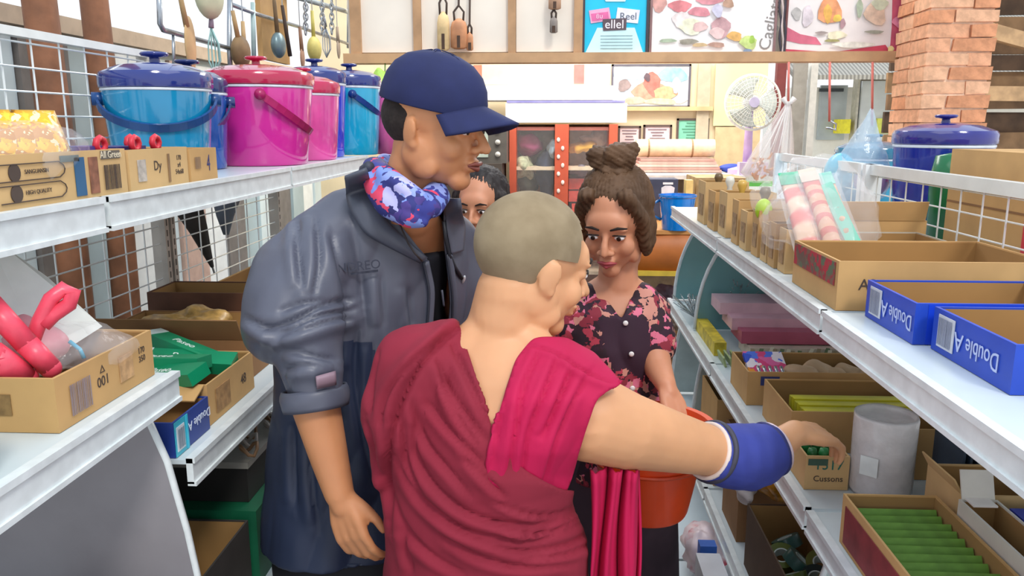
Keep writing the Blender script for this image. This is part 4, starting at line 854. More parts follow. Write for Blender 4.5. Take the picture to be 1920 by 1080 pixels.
for px in (1215, 1296): x = at(px, 290, y=5.6).x; MB().tube([(x - .006, 5.6, zr), (x + .006, 5.6, zr)], .0615, 20).build('string', mat('#9c7f5c', .8), g)
MB().ell((at(1372, 322, y=5.5).x, 5.5, zt + .03), (.09, .05, .03)).build('blue_bundle', mat('#2f49a8', .6), None, 'small blue bundle at the right end of the long table', 'bundle', smooth=True)
# fan
fc = at(1412, 192, y=5.3); FW = mat('#d9d9d2', .4, alpha=.55); LIL = mat('#c3a6cf', .4)
g = thing('stand_fan', 'pale round electric fan on a lilac stand in front of the beige panel', 'fan', (fc.x, 5.35, zt))
b = MB()
for rr in [.03 + .0225 * k for k in range(7)]: b.tube([fc + V((rr * math.cos(t), -.03 * (1 - (rr / .17) ** 2) , rr * math.sin(t))) for t in [math.pi * k / 16 for k in range(32)]], .0022, 5, closed=True)
for k in range(36):
    t = math.pi * k / 18; b.tube([fc + V((q * math.cos(t), -.03 * (1 - (q / .17) ** 2), q * math.sin(t))) for q in (.03, .09, .13, .17)], .0018, 4)
b.build('front_guard', mat('#cfd2cc', .4), g)
b = MB(); b.tube([fc + V((.172 * math.cos(t), .01, .172 * math.sin(t))) for t in [math.pi * k / 16 for k in range(32)]], .008, 6, closed=True); b.build('guard_ring', mat('#e6e6e0', .4), g, smooth=True)
for k in range(3):
    b = MB()
    def bl_(u, v, k=k):
        t = R(120 * k) + (u - .5) * 1.5 * (.6 + .4 * v); q = .03 + .125 * v; return fc + V((q * math.cos(t), .02 + .03 * (u - .5), q * math.sin(t)))
    b.grid(bl_, 8, 6); b.build('blade', mat('#c7cfcb', .3), g, smooth=True, solid=.003)
MB().tube([fc + V((0, -.04, 0)), fc + V((0, -.028, 0))], .032, 20).build('hub', mat('#b9b3d0', .3), g, smooth=True, auto=True)
MB().tube([fc + V((0, .03, 0)), fc + V((0, .14, 0))], [.05, .035], 16).build('motor', mat('#cfcfd4', .4), g, smooth=True)
MB().tube([fc + V((0, .07, -.02)), (fc.x, fc.y + .07, zt + .04)], [.022, .03], 14).build('pole', LIL, g, smooth=True)
MB().lathe([(0, 0), (.12, 0), (.12, .03), (.05, .05), (0, .05)], (fc.x, fc.y + .07, zt + .0005), 28).build('base', LIL, g, smooth=True, auto=True)
MB().box(fc.x - .08, fc.x + .10, 5.22, 5.29, zt, zt + .08).build('lilac_box', mat('#c9b6d4', .5), None, 'pale lilac box at the foot of the fan', 'box', bevel=.003)
# goods under the table edge: dark bag with jar print, yellow strip, blue mug on an orange table
zo = at(1240, 432, y=4.15).z + .001
x0, x1, _, _, z0, z1 = pbox(1206, 1272, 336, 430, 4.6, 0); z0 = zo
g = thing('dark_sack', 'dark navy bag with a white jar printed on it, above the blue bucket', 'bag', ((x0 + x1) / 2, 4.6, z0))
q = MB().box(x0, x1, 4.6, 4.75, z0, z1); bmesh.ops.subdivide_edges(q.b, edges=q.b.edges[:], cuts=3, use_grid_fill=True)
q.build('sack_body', mat('#3c4258', .6, var=.15), g, bevel=.002); pblob(g, [(1240, 352), (1247, 348), (1258, 348), (1265, 352), (1263, 366), (1256, 372), (1246, 372), (1240, 366)], 4.598, mat('#dfe0e6', .5)); pblob(g, [(1243, 342), (1262, 342), (1262, 346), (1243, 346)], 4.598, mat('#f2f2f4', .5))
x0, x1, _, _, z0, z1 = pbox(1283, 1300, 338, 430, 4.62, 0); z0 = zo; MB().box(x0, x1, 4.62, 4.7, z0, z1).build('yellow_pack', mat('#e8cf86', .6), None, 'pale yellow upright pack right of the dark bag', 'packet', bevel=.003)
x0, x1, _, _, z0, z1 = pbox(1302, 1400, 334, 430, 4.64, 0); z0 = zo; MB().box(x0, x1, 4.64, 5.0, z0, z1).build('brown_crate', mat('#a08a62', .7, var=.2), None, 'olive brown crate under the long table, above the upright cartons', 'crate', bevel=.004)
x0, x1, _, _, z0, z1 = pbox(1150, 1330, 432, 506, 4.15, 0)
OT = thing('orange_table', 'orange-brown wooden table carrying the blue bucket', 'table', ((x0 + x1) / 2, 4.4, 0)); ow = mat('#b8692f', .5, var=.2, scale=6)
MB().box(x0, x1 + .42, 4.13, 5.05, z1 - .02, z1).build('table_top', mat('#c98a4c', .5, var=.12), OT, bevel=.004)
b = MB(); b.grid(lambda u, v: (x0 + (x1 + .2 - x0) * u, 4.17 - .03 * math.sin(math.pi * u), z0 + (z1 - .02 - z0) * v), 16, 2); b.build('apron', ow, OT, smooth=True, solid=.012)
MB().box(x0, x1 + .2, 4.12, 4.16, z0 - .025, z0).build('lower_rail', mat('#cfae3c', .5), OT)
for x in (x0 + .04, x1 + .15):
    for y in (4.2, 5.0): MB().box(x - .025, x + .025, y - .025, y + .025, 0, z1 - .02).build('leg', ow, OT)
cb = at(1268, 430, z=z1); r_ = 34 / 1507 * cb.y
g = thing('blue_bucket', 'small glossy blue bucket with side handle on the orange table', 'bucket', (cb.x, cb.y, z1))
MB().lathe([(0, .001), (r_ * .78, .001), (r_ * .8, .01), (r_ * .98, .165), (r_ * 1.04, .17), (r_ * 1.04, .18), (r_ * .95, .18), (r_ * .75, .012), (0, .012)], (cb.x, cb.y, z1), 32).build('bucket_body', mat('#1181d8', .12, coat=.6), g, smooth=True, auto=True)
MB().tube([V((cb.x - r_ * .95, cb.y, z1 + .15)), V((cb.x - r_ * 1.35, cb.y, z1 + .13)), V((cb.x - r_ * 1.3, cb.y, z1 + .07)), V((cb.x - r_ * .86, cb.y, z1 + .05))], .008, 8).build('handle', mat('#2a6fae', .3), g, smooth=True)
MB().lathe([(0, 0), (.035, 0), (.04, .08), (.03, .12), (0, .12)], (cb.x - .19, cb.y + .05, z1), 16).build('brown_jar', mat('#a8793c', .4, var=.3), None, 'brown jar left of the blue bucket', 'jar', smooth=True)
for i, (px, py, r, c, lab) in enumerate(((1250, 560, .07, '#6d5a66', 'dark mauve bag under the orange table'), (1225, 590, .06, '#8c8494', 'grey lilac bag under the orange table, lower left'), (1262, 610, .06, '#594c40', 'dark brown bag under the orange table, lowest'))):
    bag(lab, at(px, py, y=4.35), (r * 1.2, r, r), mat(c, .5, var=.3, scale=20), seed=70 + i, amp=.03)
MB().box(.35, .95, 4.25, 4.7, .0, .50).build('low_bench', mat('#7d5a38', .7), None, 'low brown bench under the orange table', 'bench', bevel=.005)
x0, x1, _, _, z0, z1 = pbox(1232, 1250, 600, 650, 4.0, 0); MB().box(x0, x1, 4.0, 4.1, .0, z1).build('blue_case', mat('#1f4fc0', .5), None, 'bright blue upright case behind the woman with the floral blouse', 'case', bevel=.004)
# red strings from the beam and a clear snack bag on one of them
rs = mat('#d8776c', .6)
for k, (px, py) in enumerate(((1479, 190), (1556, 228), (1636, 236))):
    t_ = at(px, 116, y=4.34); e_ = at(px - 1, py, y=4.34)
    MB().tube([t_, e_], .006, 6).build('red_string', rs, None, 'red string hanging from the beam, %s' % ('holding the clear snack bag', 'in front of the left window', 'in front of the right window')[k], 'string', smooth=True)
for k, (px, py) in enumerate(((1556, 240),)):
    e_ = at(px, py, y=4.34); MB().tube([e_ + V((0, 0, .035)), e_ + V((.03, 0, .02)), e_ + V((.03, 0, -.01)), e_, e_ + V((-.02, 0, 0))], .006, 6).build('hook', STEEL, None, 'small metal hook at the end of the middle red string', 'hook', smooth=True)
e_ = at(1478, 195, y=4.3)
g = thing('snack_bag', 'clear twisted bag with orange snacks hanging from the red string', 'bag', (e_.x - .05, 4.3, e_.z - .42))
b = MB()
def sb(u, v):
    t = 2 * math.pi * u; h = 1 - v; r = .012 + .115 * min(1, (1 - h) * 1.15) ** .9 * (1 if v < .93 else .7); r *= 1 + .22 * math.sin(9 * t + 3 * v) * .6
    return (e_.x - .10 * v + r * math.cos(t), 4.3 + .6 * r * math.sin(t), e_.z - .40 * v)
b.grid(sb, 54, 16, closed_u=True); b.build('film', mat('#ece4e0', .08, alpha=.32, var=.02), g, smooth=True)
b = MB(); 
for k in range(9): t = 2 * math.pi * k / 9; b.tube([e_, e_ + V((-.05 + .05 * math.cos(t), .05 * math.sin(t), -.2)), e_ + V((-.09 + .1 * math.cos(t), .06 * math.sin(t), -.36))], .0025, 5)
b.build('film_crease', mat('#f6f2f0', .1, alpha=.8), g, smooth=True)
b = MB(); rnd = random.Random(4)
for k in range(26): c = V((e_.x - .10 + rnd.uniform(-.07, .07), 4.3 + rnd.uniform(-.03, .03), e_.z - .38 + rnd.uniform(0, .11))); b.bar(c, c + V((rnd.uniform(-.03, .03), 0, rnd.uniform(-.03, .03))), .014, .008)
b.build('snacks', mat('#d08a4c', .5, var=.3, scale=30), g); MB().box(e_.x - .20, e_.x - .0, 4.28, 4.32, e_.z - .42, e_.z - .395).build('green_label', mat('#6fce5c', .5), g)
b = MB(); 
for s in (-1, 1): b.tube([e_ + V((0, 0, -.01)), e_ + V((s * .03, 0, .03))], [.006, .016], 6)
b.build('knot', mat('#f0ece8', .15, alpha=.8), g, smooth=True)
# ---------------------------------------------------------------- utensils on rails above the left shelf
CH = mat('#a9b0b6', .25, metal=.7, var=.1)
RK = thing('chrome_rail', 'chrome hanging rail with bent ends above the teal pot', 'rail', (-1.12, 2.4, 1.48))
def L(px, py, x=-1.12): return at(px, py, x=x)
MB().tube([L(297, -40), L(300, 45), L(306, 56), L(428, 90)], .008, 8).build('rail_tube', CH, RK, smooth=True); MB().tube([L(431, -50), L(430, 92), L(432, 130)], .009, 8).build('rail_post', CH, RK, smooth=True); MB().tube([L(325, 62), L(326, 125)], .005, 8).build('rail_drop', CH, RK, smooth=True)
RK2 = thing('chrome_rail', 'second chrome hanging rail between the wooden paddle and the white jug end', 'rail', (-1.12, 3.2, 1.48))
MB().tube([L(433, 8), L(486, 28), L(560, 50), L(652, 82)], .008, 8).build('rail_tube', CH, RK2, smooth=True); MB().tube([L(474, 5), L(476, 105)], .009, 8).build('rail_post', mat('#9fb6b4', .4), RK2, smooth=True); MB().tube([L(540, -10), L(652, 22)], .012, 8).build('rail_tube', mat('#9aa4a6', .4), RK2, smooth=True)
MB().tube([L(653, 90), L(654, -60)], .009, 8).build('rail_post', CH, RK2, smooth=True)
SP = mat('#b99a6c', .6, var=.25, scale=10); SPD = mat('#7d6444', .7, var=.3)
def utensil(lab, name, px0, py0, px1, py1, head, m, x=-1.08, hw=.03, hm=None):
    a, b_ = L(px0, py0, x), L(px1, py1, x); g = thing(name, lab, 'utensil', (b_.x, b_.y, b_.z)); d = (b_ - a); d.normalize()
    MB().tube([a, b_], [.007, .009], 8).build('handle', m, g, smooth=True)
    if head == 'paddle': MB().ell(b_ + d * hw, (.008, hw * .7, hw * 1.6)).build('blade', hm or m, g, smooth=True)
    if head == 'ladle': MB().ell(b_ + d * hw, (hw * .6, hw, hw * 1.1)).build('bowl', hm or m, g, smooth=True)
    if head == 'whisk':
        q = MB()
        for k in range(6): t = math.pi * k / 6; q.tube([b_, b_ + V((math.cos(t) * .02, math.sin(t) * .02, -.05)), b_ + V((math.cos(t) * .022, math.sin(t) * .022, -.10)), b_ + V((0, 0, -.14))], .0025, 5)
        q.build('wires', hm or m, g, smooth=True)
    MB().tube([a, a + V((0, 0, .2))], .002, 5).build('hook_wire', CH, g)
utensil('brown wooden spatula hanging above the teal pot, leftmost of the utensils', 'spatula', 333, -30, 350, 50, 'paddle', SP, hw=.05)
utensil('round pale green strainer hanging high over the teal pot', 'strainer', 392, -90, 392, -48, 'ladle', mat('#6f8f7c', .5), hw=.065, hm=mat('#c9cfae', .5))
utensil('whisk with greenish wires above the gap between teal and magenta pots', 'whisk', 396, 30, 396, 52, 'whisk', mat('#8c7c8c', .4), hm=mat('#8fb8b4', .4))
utensil('dark wooden scoop hanging left of the magenta pot knob', 'scoop', 436, 20, 446, 70, 'ladle', SP, hw=.05, hm=SPD)
utensil('light wooden scoop behind the dark one', 'scoop', 455, 40, 458, 90, 'paddle', SP, hw=.06, hm=mat('#c9b083', .6))
g = thing('wooden_board', 'tall brown wooden board hanging behind the knob of the magenta pot', 'board', L(505, 100)); a_, b_ = L(489, 110, -1.15), L(530, -60, -1.15)
MB().box(-1.16, -1.14, a_.y, b_.y, a_.z, b_.z).build('plank', mat('#b28b55', .6, var=.2, scale=6), g, bevel=.008); MB().tube([(-1.15, (a_.y + b_.y) / 2, b_.z), (-1.15, (a_.y + b_.y) / 2, b_.z + .1)], .003, 5).build('hook_wire', CH, g)
utensil('grey ladle with round bowl beside the tall wooden board', 'ladle', 512, -20, 520, 62, 'ladle', SPD, hw=.045, hm=mat('#6f8386', .35, metal=.4))
utensil('black thin skewer hanging right of the grey ladle', 'skewer', 529, 10, 544, 105, 'none', INK)
utensil('yellowish carved scoop in the cluster over the small pink pot', 'scoop', 585, 20, 588, 70, 'ladle', mat('#c4b860', .6), hw=.05, hm=mat('#c9bb6a', .6, var=.2))
utensil('brown curved tongs in the cluster over the small pink pot', 'tongs', 562, 50, 566, 95, 'paddle', mat('#a07a62', .5, var=.3), hw=.03)
utensil('grey wire whisk in the cluster over the blue pots', 'whisk', 607, 30, 610, 50, 'whisk', CH)
utensil('small brown scoop at the right end of the second rail', 'scoop', 632, 50, 634, 80, 'paddle', mat('#a3907c', .6), hw=.03)
for i, px in enumerate((573, 604, 622)):
    q = MB()
    for k in range(7):
        c = L(px, 4 + 9 * k, -1.05); q.tube([c + V((.01 * math.cos(t) * (k % 2), .012 * math.cos(t) * ((k + 1) % 2) + .0 * t, .018 * math.sin(t))) for t in [k_ * math.pi / 5 for k_ in range(10)]], .003, 5, closed=True)
    q.build('metal_chain', CH, None, 'hanging metal chain on the second rail, %s' % ('left one', 'middle one', 'right one')[i], 'chain')
MB().poly([L(700, 132, -.9), L(724, 128, -.9), L(735, 190, -.9), L(718, 205, -.9)], .004, (1, 0, 0)) if 0 else None
MB().tube([at(722, 150, y=4.33), at(722, 112, y=4.37)], .004, 6).build('green_string', mat('#6f8f4c', .6), None, 'short green string holding the bright green bag to the beam', 'string', smooth=True)
bag('bright green bag hanging behind the cap of the grey-jacketed man', at(716, 175, y=4.33), (.06, .05, .12), mat('#a9d45c', .5, var=.3, scale=20), seed=80, amp=.02)
# dark hanging umbrellas and tools behind the lower mesh
g = thing('folded_umbrella', 'black folded umbrella hanging behind the lower wire mesh at left', 'umbrella', L(375, 420, -1.165))
MB().tube([L(352, 385, -1.165), L(372, 430, -1.165), L(398, 500, -1.165)], [.045, .03, .006], 10).build('canopy', mat('#2b2724', .7, var=.3), g, smooth=True); MB().tube([L(398, 500, -1.165), L(402, 512, -1.165)], .004, 6).build('tip', CH, g)
MB().tube([L(352, 385, -1.165), L(350, 300, -1.165)], .008, 6).build('shaft', mat('#5c3f2b', .6), g)
g = thing('grey_umbrella', 'grey folded umbrella hanging behind the mesh, right of the black one', 'umbrella', L(420, 400, -1.165))
MB().tube([L(424, 370, -1.165), L(422, 405, -1.165), L(424, 440, -1.165)], [.05, .03, .01], 10).build('canopy', mat('#59616c', .6), g, smooth=True); MB().tube([L(424, 370, -1.165), L(424, 290, -1.165)], .008, 6).build('shaft', mat('#5c3f2b', .6), g)
# ---------------------------------------------------------------- people
ICM = CM.inverted()
def proj(p):
    d = ICM @ (p - EYE); return (960 + FOC * d.x / -d.z, 540 - FOC * d.y / -d.z)
def inpoly(x, y, P):
    c = False; j = len(P) - 1
    for i in range(len(P)):
        if (P[i][1] > y) != (P[j][1] > y) and x < (P[j][0] - P[i][0]) * (y - P[i][1]) / (P[j][1] - P[i][1]) + P[i][0]: c = not c
        j = i
    return c
def HM(px, py, y, f, pitch=0, roll=0, s=1):
    f = V((f[0], f[1], 0)).normalized(); M = Matrix((f.cross(V((0, 0, 1))), f, V((0, 0, 1)))).transposed().to_4x4()
    M.translation = at(px, py, y=y)
    return M @ Euler((R(-pitch), R(roll), 0)).to_matrix().to_4x4() @ Matrix.Diagonal((s, s, s, 1))
def head(mb, H, jaw=1.0, nose=1.0):
    T0 = mb.T; mb.T = H
    mb.ell((0, -.015, .035), (.076, .095, .086), n=28, m=16); mb.ell((0, .022, -.03), (.058 * jaw, .064, .076), n=24, m=14)
    mb.ell((0, .060, -.09), (.026 * jaw, .022, .022)); mb.ell((0, .066, .03), (.05, .025, .035))
    for s in (-1, 1):
        mb.ell((s * .036, .056, -.03), (.024, .024, .026)); mb.ell((s * .052 * jaw, .012, -.07), (.014, .03, .024))
        mb.ell((s * .03, .078, .024), (.022, .010, .007), (0, s * 8, 0)); mb.ell((s * .03, .074, .004), (.017, .012, .010))
        mb.ell((s * .077, -.010, -.008), (.007, .018, .029), (-14, s * 6, s * -18)); mb.ell((s * .075, -.002, -.030), (.007, .009, .010)); mb.ell((s * .052 * jaw, -.004, -.046), (.018, .034, .036))
        mb.ell((s * .012, .096, -.03), (.010, .010, .008))
    mb.limb([(V((0, .086, .012)), .0075), (V((0, .100, -.008)), .009), (V((0, .108 + .004 * nose, -.026)), .0105 * nose)], 12)
    mb.ell((0, .088, -.054), (.022, .010, .007)); mb.ell((0, .086, -.066), (.019, .010, .007))
    mb.limb([(V((0, -.03, -.04)), .056), (V((0, -.034, -.10)), .054)], 18)
    mb.T = T0
def facebits(g, H, lip='#b06458', iris='#2c1a12'):
    for s in (-1, 1):
        e = MB(H).ell((s * .030, .0795, .0035), (.0125, .008, .0068)).build('eye', mat('#ece6e2', .2), g, smooth=True)
        MB(H).ell((s * .030, .0865, .0030), (.0055, .002, .0055)).build('iris', mat(iris, .2), e, smooth=True)
        MB(H).tube([(s * .016, .0845, .010), (s * .030, .089, .0125), (s * .045, .080, .008)], .0018, 6).build('eyelash', mat('#1c1210', .6), e)
        MB(H).tube([(s * .013, .091, .026), (s * .030, .0905, .0315), (s * .049, .078, .026)], [.002, .0034, .0016], 7).build('eyebrow', mat('#231712', .9), g, smooth=True)
    b = MB(H); b.tube([(-.023, .089, -.0585), (-.010, .0978, -.0545), (0, .0985, -.056), (.010, .0978, -.0545), (.023, .089, -.0585)], [.0015, .0042, .004, .0042, .0015], 8)
    b.tube([(-.021, .089, -.060), (0, .097, -.065), (.021, .089, -.060)], [.0015, .0055, .0015], 8); b.build('lips', mat(lip, .45, var=.08), g, smooth=True)
def hand(mb, wrist, d, nrm, thumb=1, curl=(12, 22, 18), s=1.0, spread=5, tcurl=0, wr=.026):
    F = frame(wrist, V(d).cross(V(nrm)), d); # columns: x = across, y = along, z = back of hand
    X, Y, Z = [F.to_3x3() @ V(a) for a in ((1, 0, 0), (0, 1, 0), (0, 0, 1))]
    P = lambda x, y, z: wrist + (X * x + Y * y + Z * z) * s
    mb.limb([(wrist, wr), (P(0, .025, 0), .024 * s)], 12)
    for x in (-.026, -.009, .009, .025): mb.limb([(P(x * .6, .015, 0), .014 * s), (P(x, .055, .002), .0135 * s), (P(x * 1.1, .088, .002), .011 * s)], 10)
    Ls = [(.034, .024, .019), (.043, .027, .021), (.040, .026, .020), (.030, .019, .017)]
    if thumb > 0: Ls = Ls[::-1]
    for i, L_ in enumerate(Ls):
        x = (-.029, -.0098, .0098, .028)[i]; a = R(x / .028 * spread); p = P(x, .088, .002); c = 0; pts = [(P(x * .9, .075, .001), .0105 * s), (p, .0102 * s)]
        for k, l in enumerate(L_):
            c += R(curl[k] * (1 + .12 * (i - 1.5))); dd = (X * math.sin(a) + Y * math.cos(a)) * math.cos(c) - Z * math.sin(c); p = p + dd * l * s; pts.append((p, (.0092, .0082, .0068)[k] * s))
        mb.limb(pts, 9)
    q = thumb
    mb.limb([(P(q * .014, .012, -.004), .016 * s), (P(q * .036, .042, -.010 - tcurl * .3), .0125 * s), (P(q * .048, .070, -.016 - tcurl * .7), .0100 * s), (P(q * .050, .095, -.020 - tcurl), .0078 * s)], 10)
def rings(spec, a, f, off=0):
    a = V((a[0], a[1], 0)).normalized(); f = V((f[0], f[1], 0)).normalized(); out = []
    for s in spec:
        c = at(s[0], s[1], y=s[2]) if len(s) == 5 else V(s[0]); hw, hd = s[-2], s[-1]; out.append((c, a * (hw + off), f * (hd + off)))
    return out
def cut(me, test):
    b = bmesh.new(); b.from_mesh(me); bmesh.ops.delete(b, geom=[f for f in b.faces if test(f.calc_center_median(), f.normal)], context='FACES')
    for _ in range(14): # relax the cut edge
        bd = [v for v in b.verts if v.is_boundary]; mv = {}
        for v in bd:
            nb = [e.other_vert(v).co for e in v.link_edges if e.is_boundary]
            if len(nb) == 2: mv[v] = v.co * .4 + (nb[0] + nb[1]) * .3
        for v, c in mv.items(): v.co = c
    b.to_mesh(me); b.free()
import numpy as np
def creases(me, org, sc_, lines, w=9, amp=.008):
    """press cloth folds into a surface: a groove with a raised lip beside it along each line"""
    n = len(me.vertices); co = np.empty(n * 3); me.vertices.foreach_get('co', co); co = co.reshape(-1, 3)
    no = np.array([v.normal[:] for v in me.vertices]); rel = co - np.array(EYE); M = np.array(ICM); q = rel @ M.T
    X = 960 + FOC * q[:, 0] / -q[:, 2]; Y = 540 - FOC * q[:, 1] / -q[:, 2]; face = np.clip(-(no * rel).sum(1) / np.linalg.norm(rel, axis=1) * 3, 0, 1)
    D = np.zeros(n)
    for L_ in lines:
        ww, aa_ = w, amp
        if isinstance(L_, tuple): L_, ww, aa_ = L_[0], w * L_[1], amp * L_[2]
        P_ = [(org[0] + a / sc_, org[1] + b / sc_) for a, b in L_]
        for _ in range(2): P_ = [P_[0]] + [c for a, b in zip(P_, P_[1:]) for c in ((a[0] * .75 + b[0] * .25, a[1] * .75 + b[1] * .25), (a[0] * .25 + b[0] * .75, a[1] * .25 + b[1] * .75))] + [P_[-1]]
        best = np.full(n, 1e9); sg = np.zeros(n); tt = np.zeros(n); m = len(P_) - 1
        for i, (a, b) in enumerate(zip(P_, P_[1:])):
            dx, dy = b[0] - a[0], b[1] - a[1]; l2 = dx * dx + dy * dy + 1e-9; t = np.clip(((X - a[0]) * dx + (Y - a[1]) * dy) / l2, 0, 1)
            ex, ey = X - a[0] - t * dx, Y - a[1] - t * dy; d = np.hypot(ex, ey); k = d < best
            best = np.where(k, d, best); sg = np.where(k, np.sign(dx * ey - dy * ex), sg); tt = np.where(k, (i + t) / m, tt)
        s = best * sg; D += aa_ * (-np.exp(-(s / (ww * .55)) ** 2) + .8 * np.exp(-((s - 1.7 * ww) / (1.3 * ww)) ** 2)) * np.clip(np.sin(np.pi * np.clip(tt, .02, .98)), 0, 1) ** .5
    co += no * (D * face)[:, None]; me.vertices.foreach_set('co', co.ravel()); me.update()
def bvh(me): return BVHTree.FromPolygons([v.co[:] for v in me.vertices], [p.vertices[:] for p in me.polygons])
def onto(tree, px, py, off=.004, fallback=None):
    d = ray(px, py).normalized(); h = tree.ray_cast(EYE, d)
    if h[0] is None: return at(px, py, y=fallback) if fallback else None
    return h[0] - d * off
def ridge(x): return abs(math.sin(x))
def fbm(p, s): return noise.noise(p * s) + .5 * noise.noise(p * s * 2.1)
def solid(o, t=.003, off=-1):
    md = o.modifiers.new('thick', 'SOLIDIFY'); md.thickness = t; md.offset = off
SKIN1 = mat('#cc8c60', .5, var=.09, scale=7, sss=.12, bump=.06); SKIN2 = mat('#d9a074', .5, var=.08, scale=7, sss=.15, bump=.05); SKIN3 = mat('#c98a68', .5, var=.08, scale=7, sss=.12)
# ================================================================ the man in the grey jacket
ff = (.5, -.87); aa = (.87, .5)
H1 = HM(818, 240, 1.5, (.92, -.39), 7, 0, .96)
G = thing('person', 'man in navy cap, patterned neck scarf and open grey-blue jacket, standing behind the crimson robe', 'person', (-.38, 1.6, 0))
spec = [(762, 400, 1.53, .06, .06), (738, 428, 1.56, .11, .082), (718, 470, 1.58, .14, .090), (702, 560, 1.59, .135, .090), (697, 700, 1.59, .138, .090), (680, 850, 1.59, .14, .092), (670, 1000, 1.59, .145, .095)]
mb = MB(); head(mb, H1, 1.05); mb.loft(rings(spec, aa, ff), 30)
mb.limb([(H1 @ V((0, -.034, -.08)), .056), (at(765, 395, y=1.53), .058)], 20)
A = lambda px, py, y: at(px, py, y=y)
W1 = A(636, 925, 1.32)
mb.limb([(A(575, 470, 1.50), .06), (A(560, 560, 1.42), .05), (A(577, 650, 1.36), .047), (A(592, 760, 1.34), .043), (A(618, 860, 1.33), .034), (W1, .027)], 18)
hand(mb, W1, A(672, 1040, 1.30) - W1, (-.35, -.9, .1), -1, (22, 30, 22), .93, 3, .01)
mb.limb([(A(850, 480, 1.68), .055), (A(880, 620, 1.72), .045), (A(875, 760, 1.66), .038), (A(850, 860, 1.60), .028)], 14); w_ = A(850, 860, 1.60); hand(mb, w_, (-.1, -.1, -1), (.6, -.7, 0), 1, (20, 25, 20), .93)
hp = A(670, 1000, 1.58); lg = V((.87, .5, 0))
for s in (-1, 1): mb.limb([(hp + lg * s * .08 + V((0, 0, -.02)), .09), (V((hp.x, 1.58, .48)) + lg * s * .10, .06), (V((hp.x, 1.60, .1)) + lg * s * .11, .045)], 16)
mb.loft([(hp + V((0, 0, .06)), lg * .16, V((.5, -.87, 0)) * .12), (hp + V((0, 0, -.1)), lg * .165, V((.5, -.87, 0)) * .125)], 24)
me = remesh(mb, .0042, 5, .5); finish('body', me, SKIN1, G, smooth=True); facebits(G, H1, '#8f4e42')
MB(H1).ell((0, -.034, .020), (.0765, .080, .068), n=32, m=20).build('short_hair', mat('#2b2320', .95, var=.3, scale=90, bump=.5), G, smooth=True)
NV = mat('#1b2350', .85, var=.1, scale=20, bump=.15)
b = MB(H1); b.lathe([(1.0, -.02), (1.01, 0), (.995, .22), (.94, .46), (.82, .68), (.62, .86), (.34, .97), (.08, 1.0), (0, 1.0)], (0, 0, 0), 48, T=Matrix.Translation((0, -.012, .042)) @ Euler((R(-6), 0, 0)).to_matrix().to_4x4() @ Matrix.Diagonal((.088, .106, .098, 1)))
cap = b.build('cap', NV, G, smooth=True, solid=.003)
b = MB(H1)
def brim(u, v):
    t = (u - .5) * R(118); r = 1 + v * .70 * math.cos(t * .95) ** .5; return (.088 * math.sin(t) * (1 + .12 * v), -.012 + .106 * math.cos(t) * r, .050 - .030 * (math.sin(t)) ** 2 * (1 + v * .5) - .022 * v)
b.grid(brim, 20, 8); b.build('brim', NV, cap, smooth=True, solid=.005)
b = MB(H1)
for k in range(6):
    t0 = k * math.pi / 3 + .3; b.tube([(.0888 * math.cos(t0) * math.cos(e), -.012 + .107 * math.sin(t0) * math.cos(e), .045 + .099 * math.sin(e)) for e in [R(a) for a in range(0, 95, 12)]], .0011, 5)
b.build('seam', mat('#1a2148', .8), cap); MB(H1).ell((0, -.012, .141), (.008, .008, .005)).build('top_button', NV, cap, smooth=True)
# jacket
js = [(752, 350, 1.55, .078, .075), (742, 378, 1.56, .115, .09), (722, 425, 1.57, .160, .112), (706, 485, 1.58, .190, .130), (700, 560, 1.58, .192, .138), (694, 700, 1.58, .182, .138), (672, 850, 1.58, .185, .142), (662, 1005, 1.58, .196, .150)]
mb = MB(); mb.loft(rings(js, aa, ff), 36)
mb.limb([(A(712, 392, 1.54), .062), (A(655, 425, 1.52), .070), (A(598, 470, 1.48), .078), (A(562, 520, 1.43), .084), (A(550, 570, 1.40), .084), (A(546, 606, 1.38), .080), (A(572, 640, 1.36), .066), (A(581, 684, 1.345), .059), (A(585, 716, 1.342), .054)], 24)
mb.limb([(A(790, 400, 1.60), .055), (A(838, 450, 1.66), .066), (A(866, 540, 1.70), .066), (A(872, 640, 1.72), .062), (A(865, 740, 1.68), .052)], 20)
me = remesh(mb, .0055, 9, .5)
e0, e1 = A(480, 640, 1.36), A(690, 600, 1.40); sh = A(560, 430, 1.45); ck = A(590, 735, 1.34)
def jf(co, n):
    px, py = proj(co); d = .012 * fbm(V((co.x * 1.0, co.y, co.z * .40)), 8) 
    d += .007 * (ridge(px * .030 + py * .004 + 2.6 * noise.noise(co * 4)) - .6) * max(0, min(1, (py - 400) / 80))
    if px < 680 and 540 < py < 700 and co.y < 1.5:     # bunched creases above the rolled sleeve
        k = math.exp(-((py - 615 + (px - 560) * .18) / 38) ** 2); d += .005 * k
    return d
displace(me, jf)
